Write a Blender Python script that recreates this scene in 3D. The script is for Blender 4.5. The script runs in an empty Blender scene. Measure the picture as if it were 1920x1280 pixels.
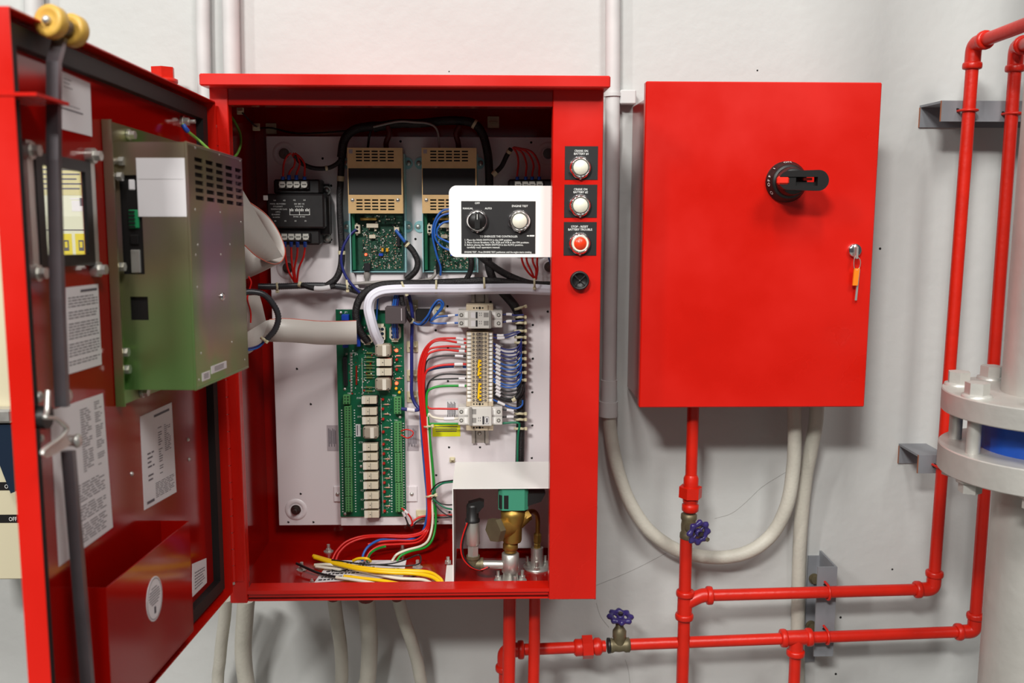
import bpy, math, random
from mathutils import Vector as V, Matrix
random.seed(7)
SC = bpy.context.scene
COL = SC.collection
R = math.radians
# ---------------------------------------------------------------- camera
FPX = 1800.0
YAW, PITCH, ROLL = R(1.6), R(8.2), R(0.13)
CAM = V((0.0, -1.5, 1.45))
FWD = V((math.sin(YAW)*math.cos(PITCH), math.cos(YAW)*math.cos(PITCH), -math.sin(PITCH)))
_r = V((math.cos(YAW), -math.sin(YAW), 0)); _u = _r.cross(FWD)
RT = _r*math.cos(ROLL)+_u*math.sin(ROLL); UP = _u*math.cos(ROLL)-_r*math.sin(ROLL)
cd = bpy.data.cameras.new('camera'); cam = bpy.data.objects.new('camera', cd); COL.objects.link(cam)
cam.matrix_world = Matrix(((RT.x, UP.x, -FWD.x, CAM.x), (RT.y, UP.y, -FWD.y, CAM.y), (RT.z, UP.z, -FWD.z, CAM.z), (0, 0, 0, 1)))
cd.sensor_width = 36; cd.lens = FPX/1920*36; cd.clip_start = .02
cd.dof.use_dof = True; cd.dof.focus_distance = 1.62; cd.dof.aperture_fstop = 4.5
SC.camera = cam
# ---------------------------------------------------------------- light
w = bpy.data.worlds.new('room_air'); SC.world = w; w.use_nodes = True
w.node_tree.nodes['Background'].inputs[0].default_value = (.93, .95, 1, 1)
w.node_tree.nodes['Background'].inputs[1].default_value = .088
def area(name, loc, target, sx, sy, power, col=(1, .985, .945)):
    l = bpy.data.lights.new(name, 'AREA'); l.shape = 'RECTANGLE'; l.size = sx; l.size_y = sy; l.energy = power; l.color = col
    o = bpy.data.objects.new(name, l); COL.objects.link(o); o.location = loc
    o.rotation_euler = (V(target)-V(loc)).to_track_quat('-Z', 'Y').to_euler(); return o
area('ceiling_lamp_near', (-.2, -2.5, 4.6), (-.05, 0, 1.1), .4, .9, 58)
area('ceiling_lamp_left', (-4.2, -3.8, 4.6), (.3, 0, 1.3), .3, 1.0, 90)
area('ceiling_lamp_right', (1.5, -3.2, 4.3), (0, 0, 1.2), 1.0, 1.0, 85)
area('ceiling_lamp_far', (-1.5, -4.4, 4.2), (.4, 0, 1.2), .9, .4, 200)
SC.view_settings.view_transform = 'Standard'; SC.view_settings.look = 'None'
SC.view_settings.gamma = 1; SC.view_settings.use_curve_mapping = False
SC.view_settings.exposure = 0.0
# ---------------------------------------------------------------- frames
class Frame:
    """a flat working plane: origin, right, up, outward; pixel readings of the photograph become points on it"""
    def __init__(s, o, ex, ey, ez):
        s.o, s.ex, s.ey, s.ez = V(o), V(ex), V(ey), V(ez)
        s.M = Matrix((s.ex, s.ey, s.ez)).transposed().inverted()
    def P(s, x, y, z=0): return s.o+s.ex*x+s.ey*y+s.ez*z
    def loc(s, p): return s.M @ (V(p)-s.o)
    def px(s, a, b, off=0):
        d = FWD*FPX+RT*(a-960)-UP*(b-640)
        n = s.ex.cross(s.ey); p0 = s.o+s.ez*off
        t = (p0-CAM).dot(n)/d.dot(n)
        q = s.loc(CAM+d*t); return q.x, q.y
    def at(s, a, b, off=0):
        x, y = s.px(a, b, off); return s.P(x, y, off)
    def rect(s, x0, y0, x1, y1, off=0):
        a = s.px(x0, y0, off); b = s.px(x1, y1, off); c = s.px(x0, y1, off); d = s.px(x1, y0, off)
        return (a[0]+c[0])/2, (b[1]+c[1])/2, (b[0]+d[0])/2, (a[1]+d[1])/2
X_, Z_ = (1, 0, 0), (0, 0, 1)
def yplane(Y): return Frame((0, Y, 0), X_, Z_, (0, -1, 0))
YF = 0.0; YP = .243; YW = .285
FR, PN, WL = yplane(YF), yplane(YP), yplane(YW)
WORLD = Frame((0, 0, 0), (1, 0, 0), (0, 1, 0), (0, 0, 1))
# ---------------------------------------------------------------- mesh building
class MB:
    def __init__(s): s.v = []; s.f = []; s.m = []; s.s = []
    def add(s, vs, fs, mi=0, sm=False):
        b = len(s.v); s.v += [V(p) for p in vs]
        for f in fs: s.f.append([b+i for i in f]); s.m.append(mi); s.s.append(sm)
    def box(s, fr, x0, y0, z0, x1, y1, z1, mi=0, bev=0):
        if x0 > x1: x0, x1 = x1, x0
        if y0 > y1: y0, y1 = y1, y0
        if z0 > z1: z0, z1 = z1, z0
        if bev <= 0:
            vs = [fr.P(x, y, z) for x in (x0, x1) for y in (y0, y1) for z in (z0, z1)]
            s.add(vs, [(0, 1, 3, 2), (4, 6, 7, 5), (0, 4, 5, 1), (2, 3, 7, 6), (0, 2, 6, 4), (1, 5, 7, 3)], mi); return
        c = ((x0, x1), (y0, y1), (z0, z1)); bev = min(bev, .45*min(x1-x0, y1-y0, z1-z0))
        vs = []; ix = {}
        for i in (0, 1):
            for j in (0, 1):
                for k in (0, 1):
                    p = (i, j, k)
                    for a in range(3):
                        q = [c[t][p[t]]+(0 if t == a else (bev if p[t] == 0 else -bev)) for t in range(3)]
                        ix[p, a] = len(vs); vs.append(fr.P(*q))
        fs = []
        for a in range(3):
            b, d = (a+1) % 3, (a+2) % 3
            for e in (0, 1):
                def k(u, v):
                    p = [0]*3; p[a] = e; p[b] = u; p[d] = v; return ix[tuple(p), a]
                f = [k(0, 0), k(1, 0), k(1, 1), k(0, 1)]; fs.append(f if e else f[::-1])
            for u in (0, 1):
                for v in (0, 1):
                    def kk(e, ax):
                        p = [0]*3; p[a] = e; p[b] = u; p[d] = v; return ix[tuple(p), ax]
                    f = [kk(0, b), kk(1, b), kk(1, d), kk(0, d)]; fs.append(f if (u ^ v) else f[::-1])
        for p in [(i, j, k) for i in (0, 1) for j in (0, 1) for k in (0, 1)]:
            f = [ix[p, 0], ix[p, 1], ix[p, 2]]; fs.append(f if sum(p) % 2 else f[::-1])
        s.add(vs, fs, mi)
    def pbox(s, fr, x0, y0, x1, y1, o0, o1, mi=0, bev=0):
        a, b, c, d = fr.rect(x0, y0, x1, y1, max(o0, o1)); s.box(fr, a, b, o0, c, d, o1, mi, bev)
    def ring(s, c, ax, r, n, ph=0):
        ax = V(ax).normalized(); h = V((0, 0, 1)) if abs(ax.z) < .9 else V((1, 0, 0))
        e = ax.cross(h).normalized(); g = ax.cross(e)
        return [V(c)+e*(r*math.cos(2*math.pi*i/n+ph))+g*(r*math.sin(2*math.pi*i/n+ph)) for i in range(n)]
    def lathe(s, o, ax, prof, n=16, mi=0, sm=True, ph=0):
        """prof: (radius, height) pairs along ax; crisp steps by repeating points"""
        ax = V(ax).normalized(); o = V(o)
        rings = [s.ring(o+ax*h, ax, max(r, 1e-5), n, ph) for r, h in prof]
        vs = [p for q in rings for p in q]; fs = []
        for k in range(len(prof)-1):
            if prof[k] == prof[k+1]: continue
            for i in range(n):
                j = (i+1) % n; fs.append((k*n+j, k*n+i, (k+1)*n+i, (k+1)*n+j))
        s.add(vs, fs, mi, sm)
        for q, rev in ((0, True), (len(prof)-1, False)):
            if prof[q][0] > 1e-4:
                f = list(range(n)); s.add(rings[q], [f if rev else f[::-1]], mi)
    def cyl(s, a, b, r, r2=None, n=12, mi=0, sm=True, ph=0):
        a, b = V(a), V(b); s.lathe(a, b-a, [(r, 0), (r2 if r2 is not None else r, (b-a).length)], n, mi, sm, ph)
    def hexa(s, a, b, r, mi=0, ph=0): s.cyl(a, b, r, n=6, mi=mi, sm=False, ph=ph)
    def ball(s, c, r, n=10, mi=0, sq=1, ax=(0, 0, 1)):
        m = max(4, n//2)
        s.lathe(c, ax, [(r*math.sin(math.pi*i/m), -r*sq*math.cos(math.pi*i/m)) for i in range(m+1)], n, mi)
    def tube(s, pts, r, n=8, mi=0, caps=True, rr=None):
        pts = [V(p) for p in pts]; rings = []; e = None
        for i, p in enumerate(pts):
            t = (pts[min(i+1, len(pts)-1)]-pts[max(i-1, 0)]).normalized()
            if e is None:
                h = V((0, 0, 1)) if abs(t.z) < .9 else V((1, 0, 0)); e = t.cross(h).normalized()
            e = (e-t*e.dot(t)).normalized(); g = t.cross(e); q = rr[i] if rr else r
            rings.append([p+e*(q*math.cos(2*math.pi*k/n))+g*(q*math.sin(2*math.pi*k/n)) for k in range(n)])
        vs = [p for q in rings for p in q]
        fs = [(a*n+k, a*n+(k+1) % n, (a+1)*n+(k+1) % n, (a+1)*n+k) for a in range(len(pts)-1) for k in range(n)]
        s.add(vs, fs, mi, True)
        if caps:
            s.add(rings[0], [list(range(n))[::-1]], mi); s.add(rings[-1], [list(range(n))], mi)
    def strip(s, pts, wv, th, mi=0, sm=True):
        """a flat ribbon: centre points, half-width vectors, thickness"""
        a = []; b = []
        for i, (p, q) in enumerate(zip(pts, wv)):
            t = (pts[min(i+1, len(pts)-1)]-pts[max(i-1, 0)]).normalized(); n = t.cross(q).normalized()*th/2
            a += [p-q+n, p+q+n]; b += [p-q-n, p+q-n]
        k = len(pts); vs = a+b; fs = []
        for i in range(k-1):
            fs.append((2*i, 2*i+1, 2*i+3, 2*i+2)); o = 2*k
            fs.append((o+2*i+1, o+2*i, o+2*i+2, o+2*i+3))
            fs.append((2*i, 2*i+2, o+2*i+2, o+2*i)); fs.append((2*i+3, 2*i+1, o+2*i+1, o+2*i+3))
        s.add(vs, fs, mi, sm)
    def prism(s, fr, poly, z0, z1, mi=0):
        n = len(poly); area2 = sum(poly[i][0]*poly[(i+1) % n][1]-poly[(i+1) % n][0]*poly[i][1] for i in range(n))
        if area2 < 0: poly = poly[::-1]
        if z0 > z1: z0, z1 = z1, z0
        vs = [fr.P(x, y, z0) for x, y in poly]+[fr.P(x, y, z1) for x, y in poly]
        s.add(vs, [list(range(n))[::-1], list(range(n, 2*n))]+[(i, (i+1) % n, n+(i+1) % n, n+i) for i in range(n)], mi)
    def holed(s, fr, x0, y0, x1, y1, z0, z1, holes, mi=0):
        """a sheet from z0 (back) to z1 (front) with rectangular holes really cut through"""
        xs = sorted({x0, x1, *[h[0] for h in holes], *[h[2] for h in holes]}); ys = sorted({y0, y1, *[h[1] for h in holes], *[h[3] for h in holes]})
        for i in range(len(xs)-1):
            for j in range(len(ys)-1):
                cx, cy = (xs[i]+xs[i+1])/2, (ys[j]+ys[j+1])/2
                if any(h[0] < cx < h[2] and h[1] < cy < h[3] for h in holes): continue
                q = [(xs[i], ys[j]), (xs[i+1], ys[j]), (xs[i+1], ys[j+1]), (xs[i], ys[j+1])]
                s.add([fr.P(a, b, z1) for a, b in q], [(0, 1, 2, 3)], mi); s.add([fr.P(a, b, z0) for a, b in q], [(3, 2, 1, 0)], mi)
        for (a, b, c, d), inv in [((x0, y0, x1, y1), 1)]+[(h, 0) for h in holes]:
            q = [(a, b), (c, b), (c, d), (a, d)]
            vs = [fr.P(x, y, z0) for x, y in q]+[fr.P(x, y, z1) for x, y in q]
            f = [(i, (i+1) % 4, 4+(i+1) % 4, 4+i) for i in range(4)]
            s.add(vs, f if inv else [g[::-1] for g in f], mi)
    def text(s, fr, txt, x, y, size, off, mi=0, align='CENTER', sx=1.0, bold=0, lead=1.0):
        vs, fs = text_geo(txt, align, bold, lead)
        s.add([fr.P(x+p[0]*size*sx, y+p[1]*size, off) for p in vs], fs, mi)
    def ptext(s, fr, txt, a, b, hpx, off, mi=0, align='CENTER', sx=1.0, bold=0, lead=1.0, wpx=None):
        """lettering whose capitals stand hpx pixels high; (a, b) is the middle of the (first) line"""
        x, y = fr.px(a, b, off); h = fr.px(a, b-hpx/2, off)[1]-fr.px(a, b+hpx/2, off)[1]; size = h/.73
        if wpx:
            vs, _ = text_geo(txt, align, bold, lead); wid = max(p[0] for p in vs)-min(p[0] for p in vs)
            sx = abs(fr.px(a+wpx/2, b, off)[0]-fr.px(a-wpx/2, b, off)[0])/(wid*size)
        s.text(fr, txt, x, y-h/2, size, off, mi, align, sx, bold, lead)
_tc = {}
def text_geo(txt, align, bold, lead):
    k = (txt, align, bold, lead)
    if k not in _tc:
        c = bpy.data.curves.new('lettering', 'FONT'); c.body = txt; c.align_x = align; c.size = 1; c.offset = bold; c.space_line = lead; c.resolution_u = 2
        o = bpy.data.objects.new('lettering', c); COL.objects.link(o)
        m = bpy.data.meshes.new_from_object(o.evaluated_get(bpy.context.evaluated_depsgraph_get()))
        _tc[k] = ([tuple(v.co) for v in m.vertices], [list(p.vertices) for p in m.polygons])
        bpy.data.objects.remove(o); bpy.data.curves.remove(c); bpy.data.meshes.remove(m)
    return _tc[k]
def mesh_of(name, mb, mats, org):
    me = bpy.data.meshes.new(name); me.from_pydata([tuple(v-org) for v in mb.v], [], mb.f)
    for m in mats: me.materials.append(m)
    me.polygons.foreach_set('material_index', mb.m); me.polygons.foreach_set('use_smooth', mb.s); me.update()
    return me
def tag(o, label=None, cat=None, group=None, kind=None):
    if label: o['label'] = label
    if cat: o['category'] = cat
    if group: o['group'] = group
    if kind: o['kind'] = kind
    return o
WPOS = {}
def thing(name, label, cat, loc, group=None):
    o = bpy.data.objects.new(name, None); COL.objects.link(o); o.location = loc; o.empty_display_size = .02
    WPOS[o.name] = V(loc); return tag(o, label, cat, group)
def part(name, mb, mats, parent, label=None, kind=None, org=None):
    """one mesh object; its own origin is the middle of its vertices"""
    if not isinstance(mats, (list, tuple)): mats = [mats]
    if org is None:
        k = len(mb.v); org = V((sum(v.x for v in mb.v)/k, sum(v.y for v in mb.v)/k, sum(v.z for v in mb.v)/k))
    o = bpy.data.objects.new(name, mesh_of(name, mb, mats, org)); COL.objects.link(o)
    if parent: o.parent = parent; o.location = org-WPOS[parent.name]
    else: o.location = org
    WPOS[o.name] = V(org); return tag(o, label, None, None, kind)
def single(name, mb, mats, label, cat, group=None, kind=None):
    o = part(name, mb, mats, None); return tag(o, label, cat, group, kind)
def struct(name, mb, mats):
    return tag(part(name, mb, mats, None, org=V((0, 0, 0))), kind='structure')
def again(o, loc_shift, parent=None):
    """a copy of a part (sharing its mesh) moved by loc_shift"""
    c = o.copy(); COL.objects.link(c)
    if parent: c.parent = parent; c.location = WPOS[o.name]+V(loc_shift)-WPOS[parent.name]
    else: c.location = o.location+V(loc_shift)
    WPOS[c.name] = WPOS[o.name]+V(loc_shift); return c
def copy_thing(root, shift, label, group=None):
    c = again(root, shift); tag(c, label, None, group)
    for ch in list(root.children):
        d = again(ch, shift, c)
        for g in list(ch.children): again(g, shift, d)
    return c
def smooth(pts, k=6):
    """Catmull-Rom through pts"""
    pts = [V(p) for p in pts]; out = []
    q = [pts[0]*2-pts[1]]+pts+[pts[-1]*2-pts[-2]]
    for i in range(1, len(q)-2):
        for j in range(k):
            t = j/k; a, b, c, d = q[i-1], q[i], q[i+1], q[i+2]
            out.append(.5*((2*b)+(c-a)*t+(2*a-5*b+4*c-d)*t*t+(3*b-a-3*c+d)*t**3))
    out.append(pts[-1]); return out
# ---------------------------------------------------------------- materials
def lin(c): return tuple(((v/255)/12.92 if v <= 10 else ((v/255+.055)/1.055)**2.4) for v in c)
def mat(name, rgb, rough=.5, metal=0, coat=0, var=0, vscale=8, bump=0, bscale=60, spec=.5, rvar=0, emit=0, alpha=1, trans=0):
    m = bpy.data.materials.new(name); m.use_nodes = True; nt = m.node_tree; b = nt.nodes['Principled BSDF']
    c = lin(rgb)+(1,); b.inputs['Base Color'].default_value = c
    b.inputs['Roughness'].default_value = rough; b.inputs['Metallic'].default_value = metal
    b.inputs['Specular IOR Level'].default_value = spec; b.inputs['Coat Weight'].default_value = coat; b.inputs['Coat Roughness'].default_value = .06
    if emit: b.inputs['Emission Color'].default_value = c; b.inputs['Emission Strength'].default_value = emit
    if trans: b.inputs['Transmission Weight'].default_value = trans
    if var or bump or rvar:
        tc = nt.nodes.new('ShaderNodeTexCoord')
        geo = nt.nodes.new('ShaderNodeNewGeometry')
        if var or rvar:
            n = nt.nodes.new('ShaderNodeTexNoise'); n.inputs['Scale'].default_value = vscale; n.inputs['Detail'].default_value = 5
            nt.links.new(geo.outputs['Position'], n.inputs['Vector'])
            if var:
                mx = nt.nodes.new('ShaderNodeMix'); mx.data_type = 'RGBA'
                mr = nt.nodes.new('ShaderNodeMapRange'); mr.inputs[1].default_value = .3; mr.inputs[2].default_value = .7
                nt.links.new(n.outputs['Fac'], mr.inputs[0]); nt.links.new(mr.outputs[0], mx.inputs[0])
                mx.inputs[6].default_value = tuple(max(0, v*(1-var)) for v in c[:3])+(1,); mx.inputs[7].default_value = tuple(min(1, v*(1+var)) for v in c[:3])+(1,)
                nt.links.new(mx.outputs[2], b.inputs['Base Color'])
            if rvar:
                m2 = nt.nodes.new('ShaderNodeMapRange'); m2.inputs[1].default_value = .35; m2.inputs[2].default_value = .65
                m2.inputs[3].default_value = max(.02, rough-rvar); m2.inputs[4].default_value = rough+rvar
                nt.links.new(n.outputs['Fac'], m2.inputs[0]); nt.links.new(m2.outputs[0], b.inputs['Roughness'])
        if bump:
            n = nt.nodes.new('ShaderNodeTexNoise'); n.inputs['Scale'].default_value = bscale; n.inputs['Detail'].default_value = 6
            nt.links.new(geo.outputs['Position'], n.inputs['Vector'])
            bp = nt.nodes.new('ShaderNodeBump'); bp.inputs['Strength'].default_value = bump; bp.inputs['Distance'].default_value = .004
            nt.links.new(n.outputs['Fac'], bp.inputs['Height']); nt.links.new(bp.outputs[0], b.inputs['Normal'])
    return m
M = dict(
 wall=mat('painted_plaster', (194, 195, 193), .62, var=.05, vscale=3, bump=.25, bscale=45),
 floor=mat('grey_concrete', (120, 116, 110), .5, var=.12, vscale=3),
 red=mat('shaded_red_gloss_paint', (148, 9, 4), .12, var=.04, vscale=4, spec=.55),  # cabinet red darkened for the shade inside and on the door's inner face
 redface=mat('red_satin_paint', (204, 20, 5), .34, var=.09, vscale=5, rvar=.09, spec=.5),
 redpipe=mat('red_pipe_paint', (206, 30, 10), .36, bump=.15, bscale=90, var=.06, vscale=30),
 white=mat('white_enamel', (230, 222, 224), .3, spec=.4), white2=mat('white_powder_coat', (246, 244, 240), .35),
 conduit=mat('white_conduit', (204, 203, 202), .5, var=.05, vscale=20), hose=mat('grey_flexible_conduit', (192, 188, 176), .55, var=.09, vscale=18, bump=.2, bscale=200),
 black=mat('black_plastic', (24, 22, 22), .42), matt=mat('black_label_stock', (30, 28, 29), .5), rubber=mat('black_rubber', (22, 21, 21), .6),
 zinc=mat('zinc_plate', (208, 206, 200), .4, .8, rvar=.08, vscale=40), chrome=mat('chrome', (225, 222, 222), .12, 1), steel=mat('bare_steel', (120, 114, 110), .38, 1, var=.1, vscale=30),
 silver=mat('silver_paint', (192, 190, 184), .42, .35, var=.08, vscale=14, bump=.2, bscale=60),
 grey=mat('grey_channel_paint', (128, 130, 135), .5, var=.06, vscale=25), rust=mat('rust_edge', (150, 90, 60), .7),
 brass=mat('brass', (168, 134, 66), .46, .8, var=.2, vscale=30, rvar=.08), bronze=mat('dull_bronze', (118, 108, 84), .5, .6, var=.15, vscale=40),
 purple=mat('purple_wheel_enamel', (54, 44, 104), .28, var=.08, vscale=60), blue=mat('blue_valve_paint', (24, 78, 176), .4, var=.15, vscale=30),
 beige=mat('beige_enamel', (214, 206, 176), .4), navy=mat('navy_plastic', (22, 38, 58), .35),
 hole=mat('dark_hole', (10, 9, 9), .9), paper=mat('white_paper', (226, 222, 224), .6), ink=mat('grey_print', (92, 88, 96), .7), inkd=mat('dark_print', (40, 38, 44), .7), letter=mat('white_lettering', (236, 236, 232), .5),
)
M['wall'].name = 'painted_plaster'
def iridescent():
    m = mat('yellow_passivated_zinc', (140, 142, 104), .3, .75); nt = m.node_tree; b = nt.nodes['Principled BSDF']
    geo = nt.nodes.new('ShaderNodeNewGeometry'); n = nt.nodes.new('ShaderNodeTexNoise'); n.inputs['Scale'].default_value = 4; n.inputs['Detail'].default_value = 2; n.inputs['Distortion'].default_value = .6
    r = nt.nodes.new('ShaderNodeValToRGB'); e = r.color_ramp.elements
    e[0].position = .36; e[0].color = lin((126, 168, 98))+(1,); e[1].position = .66; e[1].color = lin((184, 138, 158))+(1,)
    x = e.new(.46); x.color = lin((160, 154, 116))+(1,); x = e.new(.54); x.color = lin((160, 144, 124))+(1,)
    nt.links.new(geo.outputs['Position'], n.inputs['Vector']); nt.links.new(n.outputs['Fac'], r.inputs['Fac']); nt.links.new(r.outputs['Color'], b.inputs['Base Color']); return m
M['gold'] = iridescent()
M['glass'] = mat('clear_glazing', (250, 252, 250), .02, trans=1)
# ================================================================ setting
mb = MB(); mb.box(WORLD, -2.6, YW, -.01, 2.6, YW+.12, 3.2); wall = struct('wall_back', mb, M['wall'])
mb = MB(); mb.box(WORLD, -2.6, -3.2, -.06, 2.6, YW+.12, 0); struct('floor', mb, M['floor'])
# ================================================================ white conduits and grey hoses on the wall
def wtube(name, pts, r, mtl, label, cat, off, group=None, n=12, k=6, fr=WL, sm=True):
    """pts are pixel readings; off is how far the middle line stands off the frame (or a list)"""
    q = [fr.at(a, b, off[i] if isinstance(off, (list, tuple)) else off) for i, (a, b) in enumerate(pts)]
    if pts[-1][1] > 1300: q.append(V((q[-1].x, q[-1].y, 0)))
    m = MB(); m.tube(smooth(q, k) if sm and len(q) > 2 else q, r, n); return single(name, m, mtl, label, cat, group)
wtube('conduit', [(380, -60), (381, 60), (384, 172), (392, 420)], .0125, M['conduit'], 'thin white painted conduit running up the wall nearest the open red door', 'conduit', .016)
wtube('conduit', [(431, -60), (433, 60), (436, 200)], .0152, M['conduit'], 'wider white painted conduit rising behind the left end of the red cabinet top', 'conduit', .018)
wtube('conduit', [(63, -60), (64, 30), (66, 200)], .016, M['conduit'], 'white painted conduit above the open door behind the yellow roller', 'conduit', .018)
t = thing('conduit', 'white painted conduit running down between the two red cabinets', 'conduit', WL.at(1142, 750, .018))
q = [WL.at(a, b, .018) for a, b in ((1149, -80), (1149, 150), (1148, 330), (1144, 560), (1142, 745))]
mb = MB(); mb.tube(q, .0131, 14); part('tube', mb, M['conduit'], t)
mb = MB(); mb.cyl(WL.at(1142, 712, .018), WL.at(1141, 756, .018), .0152, n=16); part('coupling', mb, M['conduit'], t)
mb = MB(); mb.cyl(WL.at(1141, 752, .018), WL.at(1140, 780, .018), .0178, n=16); part('lock_nut', mb, M['conduit'], t)
t = thing('conduit_clamp', 'white painted clip and block holding the conduit beside the closed cabinet', 'clamp', WL.at(1176, 180, 0))
mb = MB(); mb.pbox(WL, 1163, 168, 1193, 195, 0, .026, 0, .002); part('block', mb, M['conduit'], t)
mb = MB(); mb.cyl(WL.at(1148, 174, .018), WL.at(1148, 181, .018), .0158, n=16); part('band', mb, M['conduit'], t)
wtube('flexible_hose', [(1141, 770), (1146, 820), (1158, 880), (1180, 940), (1215, 992), (1262, 1027), (1310, 1042), (1362, 1044), (1410, 1031), (1450, 998), (1476, 945), (1487, 880), (1490, 820), (1489, 740)], .0128, M['hose'],
      'grey flexible hose hanging in a U below the closed red cabinet', 'hose', [.018, .024, .03, .035, .04, .04, .04, .045, .05, .05, .06, .065, .07, .07], n=14)
wtube('flexible_hose', [(1532, 740), (1530, 790), (1521, 840), (1510, 900), (1502, 980), (1498, 1070), (1496, 1180), (1494, 1330)], .0132, M['hose'],
      'grey hose dropping from the closed cabinet past the grey upright bracket', 'hose', [.07, .065, .05, .035, .025, .02, .018, .018], n=14)
gh = 'hoses below the open cabinet'
for pts, r, lab in (
 ([(424, 1120), (421, 1160), (413, 1230), (409, 1340)], .0112, 'leftmost of the five grey hoses below the open cabinet, nearest the door'),
 ([(462, 1120), (459, 1160), (456, 1220), (462, 1280), (476, 1350)], .0155, 'thick grey hose below the left corner of the open cabinet, second from left'),
 ([(626, 1120), (632, 1165), (639, 1215), (641, 1270), (638, 1340)], .0122, 'grey hose with a dark smudge, middle one below the open cabinet'),
 ([(687, 1120), (690, 1160), (693, 1210), (690, 1270), (684, 1340)], .0156, 'straight thick grey hose beside the smudged one, fourth from left below the cabinet'),
 ([(746, 1120), (757, 1160), (774, 1210), (786, 1260), (792, 1340)], .0118, 'rightmost grey hose below the open cabinet, slanting down to the right')):
    wtube('flexible_hose', pts, r, M['hose'], lab, 'hose', [.13, .11, .08, .06, .05][:len(pts)], gh, n=14)
# ================================================================ open controller cabinet
XL, XR, ZB, ZT = -.416, .181, .8045, 1.6225
OL, OR, OB, OT = -.3885, .1036, .8245, 1.5955
cab = thing('controller_cabinet', 'large red steel cabinet standing open with wired electronics inside', 'cabinet', ((XL+XR)/2, .14, ZB))
sh = .003
mb = MB(); YB = .272
mb.box(WORLD, XL, .0, ZB, XL+sh, YB, ZT); mb.box(WORLD, XR-sh, .0, ZB, XR, YB, ZT)
mb.box(WORLD, XL+sh, YB-sh, ZB, XR-sh, YB, ZT); mb.box(WORLD, XL+sh, .0, ZT-sh, XR-sh, YB-sh, ZT)
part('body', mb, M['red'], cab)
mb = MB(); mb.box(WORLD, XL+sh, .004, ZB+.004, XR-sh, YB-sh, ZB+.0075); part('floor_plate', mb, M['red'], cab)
mb = MB(); mb.box(FR, XL, ZB-.0006, -.014, OL, ZT-.001, .0015, 0, .0012); mb.box(FR, OL-.003, ZB+.03, -.02, OL, OT, -.014)
part('left_stile', mb, M['redface'], cab)
mb = MB(); mb.box(FR, OR, ZB+.0006, -.016, XR, ZT-.001, .0012, 0, .0012); mb.box(FR, OR, OB, -.03, OR+.0025, OT, -.016)
part('right_column', mb, M['redface'], cab)
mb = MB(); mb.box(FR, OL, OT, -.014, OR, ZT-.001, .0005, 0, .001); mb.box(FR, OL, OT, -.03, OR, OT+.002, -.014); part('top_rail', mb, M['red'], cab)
mb = MB(); mb.box(FR, OL, ZB, -.012, OR, OB-.006, -.004, 0, .001); part('bottom_rail', mb, M['redface'], cab)
mb = MB(); mb.prism(Frame((OL, 0, 0), (0, 1, 0), (0, 0, 1), (1, 0, 0)), [(0, OB), (.03, OB+.001), (.03, OB-.003), (.003, OB-.006), (0, OB-.006)], 0, OR-OL); part('sill_lip', mb, M['redface'], cab)
cx0, cz0, cx1, cz1 = FR.rect(373, 139.5, 1145, 162.5, .032)
mb = MB(); mb.box(WORLD, cx0, -.032, cz0, cx1, YB, cz1, 0, .002); part('drip_cap', mb, M['redface'], cab)
# hinge: knuckles on the left stile
hx = -.4085
mb = MB(); n_k = 26
for i in range(n_k):
    z0 = .842+i*(1.562-.842)/n_k; mb.cyl((hx, -.0045, z0+.0012), (hx, -.0045, z0+(1.562-.842)/n_k-.0002), .0042, n=10)
part('hinge_knuckles', mb, M['redface'], cab)
mb = MB(); mb.cyl((hx, -.0045, .838), (hx, -.0045, 1.566), .0026, n=8); part('hinge_pin', mb, M['zinc'], cab)
mb = MB(); mb.box(WORLD, hx, -.003, .842, -.3925, -.0012, 1.562); part('hinge_leaf', mb, M['redface'], cab)
# round weld marks, floor studs
def floor_at(a, b, z=.8125): # a point on the cabinet floor seen at that pixel
    d = FWD*FPX+RT*(a-960)-UP*(b-640); t = (z-CAM.z)/d.z; return CAM+d*t
ZFL = ZB+.0075
studs = [(616, 1034), (755, 1035), (566, 1068), (585, 1094), (783, 1064)]
for i, (a, b) in enumerate(studs):
    p = floor_at(a, b, ZFL); mb = MB(); s_ = .6 if i == 3 else 1
    mb.lathe(p, (0, 0, 1), [(.009*s_, 0), (.009*s_, .0015)], 16); mb.hexa(p+V((0, 0, .0015)), p+V((0, 0, .006)), .0052*s_); mb.cyl(p+V((0, 0, .006)), p+V((0, 0, .014*s_)), .003*s_, n=8)
    part('floor_bolt', mb, M['zinc'], cab)
# ---------------------------------------------------------------- the open door (a part of the cabinet)
a_ = R(92.5); dd = V((math.cos(a_), -math.sin(a_), 0)); nn = V((math.sin(a_), math.cos(a_), 0))
DO = V((-.405, -.004, 0))
def dframe(off): return Frame(DO+nn*off, -(dd+V((0, 0, .045))), V((0, 0, 1))-dd*.0148, nn)
D0 = dframe(0); TK = .021; DS = dframe(-TK)
U1, U0, DB, DT = -.6046, -.030, .8316, 1.5967   # local x of free edge, hinge edge; bottom, top
door = None
wq = [DS.px(*c, .004) for c in ((62, 288), (166, 300), (175, 497), (78, 500))]
wx0, wx1 = min(q[0] for q in wq), max(q[0] for q in wq); wy0, wy1 = sum(q[1] for q in wq[2:])/2, sum(q[1] for q in wq[:2])/2
mb = MB(); mb.holed(DS, U1, DB, U0, DT, -.0015, 0, [(wx0+.012, wy0+.01, wx1-.012, wy1-.01)])
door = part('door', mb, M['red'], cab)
for nm, q in (('door_flange', (U1-.001, DB, U1, DT)), ('door_flange', (U0, DB, U0+.001, DT)), ('door_flange', (U1, DT, U0, DT+.0015)), ('door_flange', (U1, DB-.0015, U0, DB))):
    mb = MB(); mb.box(DS, q[0], q[1], -.0015, q[2], q[3], TK); part(nm, mb, M['redface'], door)
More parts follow.
